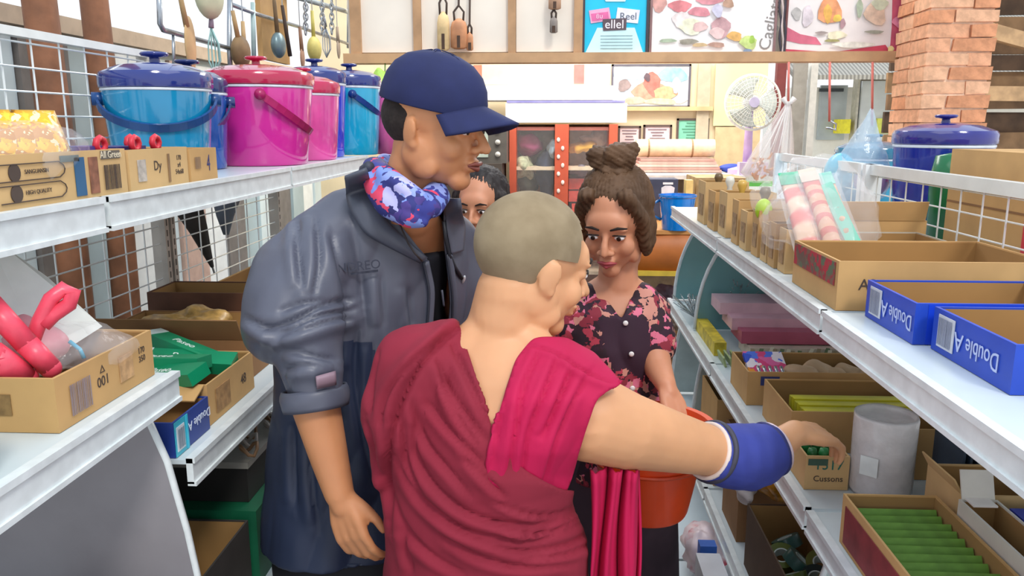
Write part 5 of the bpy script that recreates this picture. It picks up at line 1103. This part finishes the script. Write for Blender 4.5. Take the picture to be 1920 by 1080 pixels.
creases(me, (440, 280), 2.7, [[(410, 330), (425, 450), (430, 600), (400, 740)], [(490, 440), (530, 600), (560, 760)], [(320, 360), (318, 520), (345, 700)], ([(50, 850), (180, 915), (320, 860), (450, 785), (590, 760)], 1, 1.6), ([(120, 900), (250, 940), (400, 850), (620, 805)], 1, 1.6), ([(180, 960), (330, 930), (480, 870), (610, 850)], .9, 1.2), [(230, 820), (330, 780), (450, 765)], [(250, 1010), (380, 1045), (500, 1065)], ([(600, 420), (640, 620), (652, 900)], 1.4, 1), [(740, 640), (760, 900)], [(880, 700), (902, 900)], [(1050, 560), (1085, 850)], [(250, 1120), (330, 1090), (430, 1100)], [(620, 900), (600, 1150), (640, 1400), (700, 1700)], [(700, 1000), (690, 1300), (760, 1700)], [(560, 1100), (540, 1400)], [(400, 1300), (380, 1600), (420, 1900)], [(300, 1400), (310, 1800)]], 9, .008)
tree = bvh(me)
OPEN = [(700, 330), (716, 385), (762, 436), (803, 486), (815, 540), (808, 640), (842, 640), (846, 560), (836, 470), (834, 400), (838, 330)]
cut(me, lambda c, n: (lambda p: (inpoly(p[0], p[1], OPEN) and n.y < .15))(proj(c)) or (lambda p: p[1] < 345 and 690 < p[0] < 830)(proj(c)))
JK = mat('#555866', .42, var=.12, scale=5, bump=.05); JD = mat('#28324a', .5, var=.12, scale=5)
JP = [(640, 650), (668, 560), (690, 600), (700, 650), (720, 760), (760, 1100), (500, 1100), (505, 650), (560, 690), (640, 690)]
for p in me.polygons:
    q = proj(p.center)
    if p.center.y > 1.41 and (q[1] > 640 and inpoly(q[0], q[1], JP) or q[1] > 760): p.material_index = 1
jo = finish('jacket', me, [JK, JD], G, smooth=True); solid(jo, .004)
def along(tree, pts, off=.006, n=8, fb=None):
    out = []
    for (x0, y0), (x1, y1) in zip(pts, pts[1:]):
        for k in range(n): t = k / n; p = onto(tree, x0 + (x1 - x0) * t, y0 + (y1 - y0) * t, off, fb); out.append(p) if p else None
    p = onto(tree, *pts[-1], off, fb); out.append(p) if p else None
    return out
def smoothed(P, it=3):
    for _ in range(it): P = [P[0]] + [(P[i - 1] + P[i] * 2 + P[i + 1]) / 4 for i in range(1, len(P) - 1)] + [P[-1]]
    return P
ZP = mat('#2c303c', .5)
def strip(c1, c2, offs, nu=24, nv=6, m=JK, name='collar', parent=G, th=.005, tree=tree, fb=1.42, mats=None):
    P1 = smoothed(along(tree, c1, offs, 10, fb), 5); P2 = smoothed(along(tree, c2, offs, 10, fb), 5)
    def S(P, t): f_ = t * (len(P) - 1); i = min(int(f_), len(P) - 2); return P[i].lerp(P[i + 1], f_ - i)
    o = MB().grid(lambda u, v: S(P1, u).lerp(S(P2, u), v) + (EYE - S(P1, u)).normalized() * .006 * math.sin(math.pi * v), nu, nv).build(name, m, parent, smooth=True, solid=th); return o
strip([(688, 316), (702, 372), (728, 420), (800, 484)], [(646, 332), (652, 385), (684, 440), (788, 492)], .016, fb=1.40, m=mat('#4a4e5b', .45, var=.1), th=.006)
strip([(832, 372), (838, 430), (846, 476)], [(862, 372), (872, 425), (868, 470)], .012, fb=1.48)
MB().tube(smoothed([A(692, 312, 1.46), A(668, 318, 1.50), A(668, 330, 1.58), A(720, 335, 1.64), A(800, 350, 1.62), A(838, 372, 1.55)]), [.010, .014, .018, .018, .016, .012], 10).build('collar_band', mat('#3a3f4e', .6), G, smooth=True)
for pts in ([(798, 490), (810, 545), (803, 640)], [(842, 476), (853, 555), (849, 640)]):
    P_ = smoothed(along(tree, pts, .004, 8, 1.46), 4); z_ = MB().tube(P_, .007, 8).build('front_hem', JK, G, smooth=True); MB().tube([p + V((-.003, -.007, 0)) for p in P_], .0025, 6).build('zip', ZP, z_, smooth=True)
P_ = smoothed([A(832, 415, 1.42), A(834, 450, 1.42), A(836, 480, 1.42), A(850, 503, 1.425), A(866, 522, 1.43)]); MB().tube([onto(tree, *proj(p), .009, 1.45) for p in P_], .004, 7).build('zip_cord', mat('#1c1f28', .5), G, smooth=True)
c_ = onto(tree, 869, 524, .010, 1.45); MB().ell(c_, (.004, .004, .010), (20, 20, 0)).build('zip_pull', mat('#d9dde2', .3, metal=.5), G, smooth=True)
pc_ = onto(tree, 675, 497, .010); px_ = onto(tree, 705, 492, .010); py_ = onto(tree, 673, 482, .010)
text('ANDREO', .024, frame(pc_ + V((-.004, -.022, 0)), (.93, .36, .07), (0, 0, 1)), mat('#343848', .6), G, ex=.001, sxy=.95, name='chest_lettering'); MB(frame(pc_ + V((-.005, -.014, 0)), (.93, .36, .07), (0, 0, 1))).box(-.01, .04, -.015, -.011, 0, .001).build('chest_underline', mat('#3c4152', .6), G)
MB().tube([A(545, 752, 1.34), A(590, 760, 1.29), A(642, 742, 1.34), A(600, 738, 1.40)], .006, 8, closed=True).build('cuff_edge', JK, G, smooth=True) if 0 else None
tb_ = onto(tree, 608, 715, .004); strip([(592, 706), (628, 696)], [(594, 728), (630, 720)], .006, 8, 3, mat('#8f7682', .5), 'cuff_tab', tree=tree)
cc_, cn_ = A(591, 742, 1.34), (A(592, 760, 1.34) - A(577, 650, 1.36)).normalized(); cx_ = cn_.cross(V((0, 1, 0))).normalized(); cy_ = cx_.cross(cn_)
MB().grid(lambda u, v: cc_ + cn_ * (.022 - .036 * v) + (cx_ * math.cos(u * 6.2832) + cy_ * math.sin(u * 6.2832)) * (.055 + .004 * math.sin(math.pi * v) + .003 * noise.noise(V((u * 9, v * 2, 1)))), 40, 5, closed_u=True).build('sleeve_cuff', JK, G, smooth=True, solid=.005)
# shirt, necklace, scarf, trousers
ss = [(745, 470, 1.565, .10, .080), (724, 505, 1.585, .130, .098), (706, 580, 1.59, .145, .100), (697, 700, 1.59, .148, .100), (680, 850, 1.59, .150, .102), (672, 985, 1.59, .155, .104)]
finish('shirt', remesh(MB().loft(rings(ss, aa, ff), 32), .009, 3), mat('#1b1d26', .8, var=.15), G, smooth=True)
st = bvh(bpy.data.objects['body'].data) ; B0 = basis(G)
MB().tube(smoothed([A(744, 405, 1.44), A(752, 430, 1.425), A(765, 465, 1.42), A(778, 482, 1.42), A(792, 490, 1.425)]), .0018, 6).build('neck_cord', mat('#2b1c18', .6), G, smooth=True)
SC = multimat(['#2c2d6c', '#3b4296', '#8fa0e0', '#2e327a', '#e2486a', '#7d96df', '#33367c', '#b9b8ea', '#4a3a86'], 26, .7, name='scarf_print')
mb = MB(); mb.limb([(A(706, 318, 1.53), .026), (A(712, 346, 1.46), .030), (A(738, 374, 1.42), .034), (A(772, 394, 1.40), .030), (A(802, 386, 1.42), .026), (A(822, 362, 1.47), .022), (A(812, 345, 1.55), .022), (A(760, 325, 1.60), .026), (A(720, 312, 1.58), .026)], 16)
mb.limb([(A(745, 372, 1.42), .03), (A(785, 402, 1.40), .022), (A(796, 412, 1.395), .012)], 14); mb.limb([(A(722, 330, 1.44), .018), (A(752, 350, 1.40), .018), (A(786, 372, 1.395), .016)], 12)
me = remesh(mb, .0045, 6); displace(me, lambda c, n: .006 * (ridge(60 * c.z + 25 * c.x + 3 * noise.noise(c * 12)) - .5)); finish('scarf', me, SC, G, smooth=True)
TRO = mat('#1d1d22', .8, var=.15)
mb = MB(); mb.loft([(hp + V((0, 0, .08)), lg * .172, V((.5, -.87, 0)) * .132), (hp + V((0, 0, -.12)), lg * .178, V((.5, -.87, 0)) * .135)], 24)
for s in (-1, 1): mb.limb([(hp + lg * s * .085 + V((0, 0, -.04)), .098), (V((hp.x, 1.58, .48)) + lg * s * .10, .078), (V((hp.x, 1.60, .09)) + lg * s * .11, .066)], 18)
finish('trousers', remesh(mb, .011, 3), TRO, G, smooth=True)
for s in (-1, 1):
    c = V((hp.x, 1.60, 0)) + lg * s * .11; MB(Matrix.Translation(c) @ Matrix.Rotation(math.atan2(-.87, .5), 4, 'Z')).ell((.05, 0, .045), (.13, .05, .045)).build('shoe', mat('#26221f', .5), G, smooth=True)
# ================================================================ the monk in the crimson robe
fm = (.35, .94); am = (.94, -.35)
H2 = HM(1000, 500, 1.33, (.86, .50), 14)
G = thing('person', 'shaven-headed monk in a crimson robe seen from behind, reaching into the right shelf', 'person', (-.08, 1.3, 0))
spec = [(938, 612, 1.315, .062, .062), (928, 645, 1.305, .105, .072), (918, 690, 1.29, .16, .09), (906, 740, 1.28, .178, .104), (897, 820, 1.28, .165, .112), (893, 900, 1.28, .150, .115), (900, 1000, 1.28, .155, .12), (905, 1080, 1.28, .165, .125)]
hpm = at(905, 1080, y=1.28); am_ = V(am + (0,)); fm_ = V(fm + (0,))
mb = MB(); head(mb, H2, .98); mb.loft(rings(spec, am, fm) + [(V((hpm.x, 1.29, .72)), am_ * .17, fm_ * .13)], 32)
mb.limb([(H2 @ V((0, -.030, -.05)), .060), (A(945, 600, 1.32), .060), (A(932, 655, 1.305), .066)], 22); mb.limb([(A(940, 618, 1.31), .05), (A(880, 660, 1.29), .045), (A(845, 690, 1.28), .04)], 16); mb.limb([(A(960, 620, 1.31), .05), (A(1008, 672, 1.275), .042), (A(1060, 716, 1.265), .05)], 16)
Wm = A(1490, 812, 1.505)
mb.limb([(A(1040, 735, 1.27), .06), (A(1104, 782, 1.27), .074), (A(1170, 806, 1.29), .066), (A(1260, 828, 1.34), .054), (A(1335, 846, 1.40), .045), (A(1400, 858, 1.45), .043), (A(1455, 838, 1.485), .032), (Wm, .026)], 22)
hand(mb, Wm, A(1560, 818, 1.56) - Wm, (-.05, -.25, .95), -1, (20, 30, 22), .98, 4, .012)
mb.limb([(A(812, 715, 1.27), .046), (A(768, 800, 1.26), .042), (A(770, 880, 1.30), .040), (A(830, 930, 1.42), .028)], 16); wl = A(830, 930, 1.42); hand(mb, wl, (.6, .8, .1), (0, 0, 1), 1, (25, 30, 20), .9)
for s in (-1, 1): mb.limb([(V((hpm.x, 1.29, .72)) + am_ * s * .08, .085), (V((hpm.x, 1.31, .45)) + am_ * s * .09, .06), (V((hpm.x, 1.29, .08)) + am_ * s * .10, .04)], 14); mb.ell(V((hpm.x, 1.33, .035)) + am_ * s * .10, (.045, .11, .034), (0, 0, -20))
me = remesh(mb, .0042, 6, .5); finish('body', me, SKIN2, G, smooth=True); facebits(G, H2, '#b5645a')
b = MB(H2).ell((0, -.0155, .0355), (.0785, .0978, .0885), n=64, m=44)
bmesh.ops.delete(b.b, geom=[v for v in b.b.verts if (lambda q: q.z < -.060 + .35 * max(0, q.y + .06) or (q.y > .052 and q.z < .088 - .1 * abs(q.x)) or (abs(q.x) > .052 and q.y > -.006 - .0 and q.z < .022))(H2.inverted() @ v.co)], context='VERTS')
b.build('cropped_hair', mat('#86755a', .95, var=.1, scale=22, bump=.3, dist=.002, col2='#97866a'), G, smooth=True)
# robe
MR = mat('#861a30', .85, var=.10, scale=6, bump=.12, dist=.003); MG = mat('#b80046', .8, var=.08, scale=6, bump=.1, dist=.003)
rs_ = [(905, 640, 1.30, .10, .07), (905, 668, 1.295, .150, .092), (903, 710, 1.285, .185, .108), (897, 780, 1.28, .182, .120), (893, 860, 1.28, .168, .126), (892, 930, 1.28, .165, .130), (905, 1000, 1.28, .175, .135), (908, 1080, 1.28, .186, .145)]
low = [(V((hpm.x, 1.29, .70)), am_ * .20, fm_ * .155), (V((hpm.x, 1.30, .40)), am_ * .215, fm_ * .17), (V((hpm.x, 1.30, .10)), am_ * .235, fm_ * .19)]
mb = MB(); mb.loft(rings(rs_, am, fm) + low, 36)
mb.limb([(A(868, 640, 1.30), .036), (A(840, 655, 1.29), .052), (A(782, 690, 1.26), .074), (A(757, 780, 1.25), .069), (A(765, 860, 1.28), .062), (A(800, 930, 1.36), .055)], 22)
me = remesh(mb, .0055, 10, .5)
def rf(co, n):
    px, py = proj(co); th = math.atan2(py - 560, px - 815); nz = noise.noise(co * 6); nz2 = noise.noise(co * 15)
    up = max(0, min(1, (930 - py + (px - 900) * -.25) / 140))
    rr_ = math.hypot(px - 840, py - 585); fd = max(0, min(1, (rr_ - 40) / 130)); th = math.atan2(py - 585, px - 840)
    d = .003 * up * fd * (ridge(th * 7.0 + 1.3 * nz + .0012 * rr_) ** .8 - .6) * (.7 + .9 * noise.noise(V((th * 3.1, 0, 5))))
    # loops that hang from the left hip round to the right side
    q = py + 105 * ((px - 890) / 200) ** 2 - (px - 890) * .05
    dn = 1 - up; d += .002 * dn * (ridge(q * .036 + 1.8 * nz + .5 * noise.noise(V((q * .02, 0, 0)))) ** .8 - .6) * (.8 + noise.noise(V((q * .013, 3, 0)))) + .008 * max(0, min(1, (py - 875) / 25)) * max(0, min(1, (px - 840) / 150))
    d += .004 * nz2 + .006 * fbm(co, 7)
    return d
displace(me, rf)
creases(me, (680, 560), 2.077, [([(345, 130), (240, 205), (130, 320), (75, 440), (90, 560)], 1, 1.2), ([(385, 105), (290, 185), (200, 290), (140, 430), (105, 560), (100, 740), (120, 900)], 1, 1.8), [(290, 240), (340, 360), (410, 460), (490, 560)], [(250, 400), (330, 500), (420, 590), (490, 670)], [(190, 400), (240, 560), (330, 660), (420, 770)], ([(200, 500), (215, 640), (300, 760), (430, 850), (600, 890), (780, 860), (890, 780)], 1, 1.3), [(130, 600), (200, 760), (330, 880), (520, 940), (720, 930), (890, 850)], [(345, 170), (420, 330), (490, 480)], [(240, 780), (400, 920), (600, 990), (800, 960), (890, 900)], [(110, 740), (150, 880), (260, 1000), (400, 1075)], ([(500, 780), (600, 830), (700, 850), (800, 830), (890, 750)], .7, .9), [(320, 930), (450, 1010), (620, 1050), (820, 1030)], [(60, 200), (30, 320), (40, 450)], [(15, 480), (60, 640), (110, 740)], [(220, 230), (140, 360), (110, 480)], [(400, 620), (480, 700), (560, 780)], ([(560, 900), (700, 915), (850, 850)], .6, .8), ([(480, 860), (620, 910), (760, 900)], .6, .7), [(160, 900), (190, 1060)], [(620, 1010), (780, 1000), (890, 950)], [(310, 300), (360, 440), (450, 570)], [(150, 470), (170, 620), (230, 760)]], 8, .0085)
CUTM = [(846, 560), (866, 625), (888, 692), (906, 752), (924, 806), (945, 850), (990, 885), (1050, 918), (1086, 922), (1112, 900), (1135, 880), (1260, 870), (1260, 500), (838, 500)]
cut(me, lambda c, n: inpoly(*proj(c), CUTM))
ro = finish('robe', me, MR, G, smooth=True); solid(ro, .005)
tr2 = None
mb = MB(); mb.loft(rings([(s[0] + 4, s[1] - 6, s[2], s[3], s[4]) for s in rs_], am, fm, .010), 36)
mb.limb([(A(935, 640, 1.31), .066), (A(1010, 690, 1.285), .072), (A(1060, 725, 1.27), .078), (A(1098, 762, 1.27), .090), (A(1110, 790, 1.27), .086)], 24)
me = remesh(mb, .005, 8, .5)
displace(me, lambda co, n: (lambda p: .003 * (ridge((p[0] + (p[1] - 640) * .36) * .038 + 1.3 * noise.noise(co * 7)) ** .8 - .6) + .004 * noise.noise(co * 16) - .010 * max(0, min(1, (p[1] - 850) / 50)))(proj(co)))
creases(me, (680, 560), 2.077, [[(600, 200), (560, 330), (530, 480), (500, 660)], [(690, 205), (620, 350), (600, 500), (560, 720)], [(760, 230), (700, 380), (640, 520), (620, 700)], [(880, 290), (810, 420), (750, 560), (700, 740)], ([(640, 180), (740, 200), (870, 290), (980, 330)], .8, .8), [(560, 250), (525, 400), (495, 560)], [(820, 260), (760, 400), (700, 540)]], 7, .008)
KEEP = [(1000, 630), (1062, 632), (1115, 660), (1172, 722), (1150, 728), (1122, 742), (1104, 790), (1086, 850), (1070, 905), (1055, 940), (985, 940), (912, 905), (914, 870), (922, 815), (936, 770), (952, 715), (968, 672)]
cut(me, lambda c, n: not inpoly(*proj(c), KEEP))
so = finish('shoulder_sash', me, MG, G, smooth=True); solid(so, .006)
ta, tb2 = A(1108, 880, 1.24), A(1206, 880, 1.27)
def tail(u, v):
    p = ta.lerp(tb2, u * (1 - .12 * v) + .04 * v); z = p.z - v * .55; k = .016 * math.sin(u * 17 + 1.5 * math.sin(v * 3)) + .006 * math.sin(u * 37 + v * 4)
    return (p.x + .004 * math.sin(v * 9 + u * 5), p.y - k, z)
MB().grid(tail, 60, 30).build('robe_tail', MG, G, smooth=True, solid=.004)
# blue elbow sleeve
BS = mat('#343f92', .7, var=.12, scale=14, bump=.2); pts = [A(1326, 845, 1.395), A(1344, 849, 1.41), A(1372, 855, 1.43), A(1400, 857, 1.45), A(1428, 849, 1.47), A(1450, 839, 1.485)]; rr = [.050, .055, .059, .060, .056, .046]
b = MB().tube(pts, rr, 36, cap=False)
bmesh.ops.subdivide_edges(b.b, edges=b.b.edges[:], cuts=2, use_grid_fill=True)
for v in b.b.verts: v.co += V((0, -1, .2)) * (.005 * ridge(v.co.x * 95 + 10 * v.co.z) - .002) + V((0, 0, 1)) * .004 * noise.noise(v.co * 20)
sl = b.build('elbow_sleeve', BS, G, smooth=True, solid=.004)
def ringt(c, ax, r, t, m, nm): 
    ax = V(ax).normalized(); x = ax.cross(V((0, 0, 1))).normalized(); y = x.cross(ax); MB().tube([c + (x * math.cos(a) + y * math.sin(a)) * r for a in [k * math.pi / 18 for k in range(36)]], t, 8, closed=True).build(nm, m, sl, smooth=True)
ringt(pts[0], pts[1] - pts[0], .049, .0045, mat('#dccbc0', .6), 'pale_trim'); ringt(pts[0] + (pts[1] - pts[0]) * .5, pts[1] - pts[0], .053, .006, mat('#3b3a48', .6), 'dark_trim'); ringt(pts[-1], pts[-1] - pts[-2], .046, .005, mat('#dcc5cc', .6), 'pale_trim'); ringt(pts[-1] - (pts[-1] - pts[-2]) * .3, pts[-1] - pts[-2], .050, .005, mat('#2c3068', .6), 'dark_trim')
# ================================================================ orange bucket held out by the woman
bc = A(1216, 792, 1.665); zb_ = A(1216, 955, 1.665).z
g = thing('orange_bucket', 'large orange-red plastic bucket held between the monk and the woman', 'bucket', (bc.x, bc.y, zb_)); hh = bc.z - zb_
MB().lathe([(0, .001), (.088, .001), (.092, .01), (.110, hh * .5), (.134, hh - .012), (.146, hh - .010), (.146, hh), (.132, hh), (.108, hh * .5), (.088, .014), (0, .014)], (bc.x, bc.y, zb_), 48).build('bucket_body', mat('#dd4a1c', .35, var=.06, coat=.2), g, smooth=True, auto=True)
MB().tube([(bc.x + .12 * math.cos(t), bc.y + .12 * math.sin(t), zb_ + hh * .62) for t in [k * math.pi / 20 for k in range(40)]], .004, 6, closed=True).build('rib', mat('#c94418', .35), g, smooth=True)
# ================================================================ the woman in the floral blouse
fw = (.12, -.99); aw = (.99, .12)
H3 = HM(1152, 418, 1.90, (-.30, -.95), 20)
G = thing('person', 'woman with brown hair in a high bun and dark floral blouse, holding the orange bucket', 'person', (.15, 1.97, 0))
spec = [(1158, 520, 1.96, .05, .05), (1154, 545, 1.97, .10, .07), (1150, 575, 1.97, .130, .09), (1150, 640, 1.97, .130, .105), (1150, 720, 1.97, .122, .10), (1150, 800, 1.97, .13, .105), (1150, 880, 1.97, .15, .11)]
mb = MB(); head(mb, H3, .93, .8); mb.loft(rings(spec, aw, fw), 28); mb.limb([(H3 @ V((0, -.03, -.08)), .046), (A(1158, 535, 1.95), .050)], 16)
w3 = A(1249, 722, 1.80)
mb.limb([(A(1205, 580, 1.95), .045), (A(1222, 640, 1.93), .040), (A(1234, 690, 1.87), .034), (w3, .024)], 14); hand(mb, w3, A(1262, 752, 1.765) - w3 + V((0, 0, -.01)), (.35, -.75, .45), -1, (25, 30, 20), .85, 6, .01, .022)
w4 = A(1120, 750, 1.78); mb.limb([(A(1098, 580, 1.95), .045), (A(1082, 650, 1.93), .040), (A(1092, 710, 1.86), .034), (w4, .024)], 14); hand(mb, w4, (.5, -.4, -.6), (-.2, -.6, .5), 1, (25, 30, 20), .85)
hw_ = A(1150, 880, 1.97)
for s in (-1, 1): mb.limb([(hw_ + V((s * .075, 0, -.03)), .085), (V((hw_.x + s * .08, 1.97, .45)), .055), (V((hw_.x + s * .08, 1.98, .08)), .038)], 12); mb.ell((hw_.x + s * .08, 1.94, .03), (.04, .1, .03))
finish('body', remesh(mb, .0045, 5), SKIN3, G, smooth=True); facebits(G, H3, '#a8484c')
HB = mat('#5e4229', .7, var=.4, scale=6, bump=.3)
def hairf(sc_, amp): return lambda co, n: amp * (ridge(sc_ * math.atan2(co.x - hc.x, co.y - hc.y) + 2 * noise.noise(co * 14)) - .5) + amp * .6 * noise.noise(co * 50)
mb = MB(H3); mb.ell((0, -.028, .043), (.088, .097, .095), n=26, m=16)
for s in (-1, 1): mb.ell((s * .073, -.012, -.02), (.020, .045, .065)); mb.limb([(V((s * .045, .055, .095)), .018), (V((s * .074, .030, .03)), .013), (V((s * .080, .018, -.05)), .009)], 10)
mb.ell((0, -.06, -.03), (.07, .05, .07))
hc = H3 @ V((0, -.02, .06))
me = remesh(mb, .0045, 5); displace(me, hairf(26, .006)); finish('hair', me, HB, G, smooth=True)
mb = MB(H3); mb.ell((-.012, -.035, .150), (.036, .036, .034)); mb.ell((.035, -.03, .150), (.022, .024, .030), (0, 25, 0)); mb.ell((-.035, -.03, .155), (.020, .02, .032), (0, -25, 0)); mb.ell((0, -.03, .125), (.04, .04, .02))
me = remesh(mb, .004, 3); displace(me, lambda c, n: .009 * noise.noise(c * 45) + .004 * ridge(c.z * 300 + c.x * 150)); finish('hair_bun', me, HB, G, smooth=True)
mb = MB(); mb.loft(rings([(s[0], s[1] + (8 if i < 2 else 0), s[2], s[3], s[4]) for i, s in enumerate(spec)][1:], aw, fw, .014), 30)
mb.limb([(A(1200, 572, 1.95), .056), (A(1218, 615, 1.935), .056), (A(1226, 645, 1.925), .054)], 18); mb.limb([(A(1100, 572, 1.95), .056), (A(1084, 615, 1.935), .056)], 18)
me = remesh(mb, .0055, 6); displace(me, lambda c, n: .008 * (ridge(26 * c.x + 10 * c.z + 2 * noise.noise(c * 8)) - .5)); t3 = bvh(me)
cut(me, lambda c, n: (lambda p: inpoly(*p, [(1118, 500), (1136, 560), (1166, 600), (1182, 560), (1192, 500)]) and n.y < .2)(proj(c)))
FLO = multimat(['#2c1220', '#35152a', '#b23a4c', '#2a1420', '#d9708a', '#30141f', '#8c2a3a', '#c98a7a', '#2c1622'], 30, .75, name='floral_print'); PL = mat('#341a2c', .8, var=.12)
for p in me.polygons:
    q = proj(p.center)
    if inpoly(*q, [(1120, 600), (1168, 585), (1215, 600), (1222, 660), (1205, 715), (1172, 690), (1150, 700)]): p.material_index = 1
bo = finish('blouse', me, [FLO, PL], G, smooth=True); solid(bo, .004)
for i, (px, py) in enumerate(((1173, 606), (1184, 664), (1186, 728), (1186, 790))):
    c = onto(t3, px, py, .006, 1.86); MB().ell(c, (.0065, .003, .0065), n=12, m=6).build('button', mat('#e9e4e0', .3), G, smooth=True)
mb = MB(); mb.loft([(hw_ + V((0, 0, .14)), V((.15, 0, 0)), V((0, .12, 0))), (hw_ + V((0, 0, -.05)), V((.168, 0, 0)), V((0, .13, 0))), (V((hw_.x, 1.98, .15)), V((.2, 0, 0)), V((0, .17, 0)))], 28)
finish('skirt', remesh(mb, .012, 3), mat('#3a2a34', .8, var=.2), G, smooth=True)
# ================================================================ dark-haired woman behind them
H4 = HM(902, 388, 2.55, (-.25, -.97), 8, s=.95)
G = thing('person', 'dark-haired woman half hidden behind the capped man and the monk', 'person', (-.24, 2.6, 0))
mb = MB(); head(mb, H4, .93, .8); mb.loft(rings([(900, 455, 2.6, .05, .05), (898, 475, 2.6, .12, .08), (898, 510, 2.6, .15, .1), (898, 620, 2.6, .14, .11), (898, 760, 2.6, .14, .11)], (1, 0), (0, 1)), 24); mb.limb([(H4 @ V((0, -.03, -.06)), .046), (A(900, 470, 2.59), .05)], 14)
hq = A(898, 760, 2.6)
for s in (-1, 1):
    mb.limb([(A(898, 505, 2.6) + V((s * .15, 0, 0)), .045), (A(898, 620, 2.6) + V((s * .19, 0, 0)), .036), (A(898, 740, 2.52) + V((s * .16, 0, 0)), .024)], 10); hand(mb, A(898, 740, 2.52) + V((s * .16, 0, 0)), (0, -.3, -1), (s, -.2, 0), 1, (20, 25, 20), .85)
    mb.limb([(hq + V((s * .07, 0, 0)), .08), (V((hq.x + s * .08, 2.6, .45)), .055), (V((hq.x + s * .08, 2.6, .07)), .04)], 10); mb.ell((hq.x + s * .08, 2.57, .03), (.04, .1, .03))
finish('body', remesh(mb, .006, 4), SKIN3, G, smooth=True); facebits(G, H4)
hc = H4 @ V((0, -.02, .05)); mb = MB(H4); mb.ell((0, -.03, .042), (.087, .095, .092), n=24, m=14)
for s in (-1, 1): mb.limb([(V((s * .072, .01, .04)), .024), (V((s * .084, -.01, -.06)), .026), (V((s * .085, -.01, -.16)), .026), (V((s * .075, 0, -.24)), .014)], 12)
mb.ell((0, -.06, -.08), (.085, .05, .13)); me = remesh(mb, .006, 5); displace(me, hairf(22, .006)); finish('hair', me, mat('#1f1512', .6, var=.3, scale=20, bump=.3), G, smooth=True)
mb = MB(); mb.loft(rings([(898, 480, 2.6, .135, .095), (898, 510, 2.6, .165, .115), (898, 620, 2.6, .155, .125), (898, 780, 2.6, .165, .13)], (1, 0), (0, 1)), 26)
for s in (-1, 1): mb.limb([(A(898, 505, 2.6) + V((s * .15, 0, 0)), .056), (A(898, 570, 2.6) + V((s * .18, 0, 0)), .052)], 14)
finish('top', remesh(mb, .009, 4), mat('#4a3a3c', .8, var=.15), G, smooth=True)
mb = MB(); mb.loft([(hq + V((0, 0, .03)), V((.165, 0, 0)), V((0, .13, 0))), (V((hq.x, 2.6, .12)), V((.19, 0, 0)), V((0, .16, 0)))], 24); finish('skirt', remesh(mb, .014, 3), mat('#2c2a33', .8), G, smooth=True)
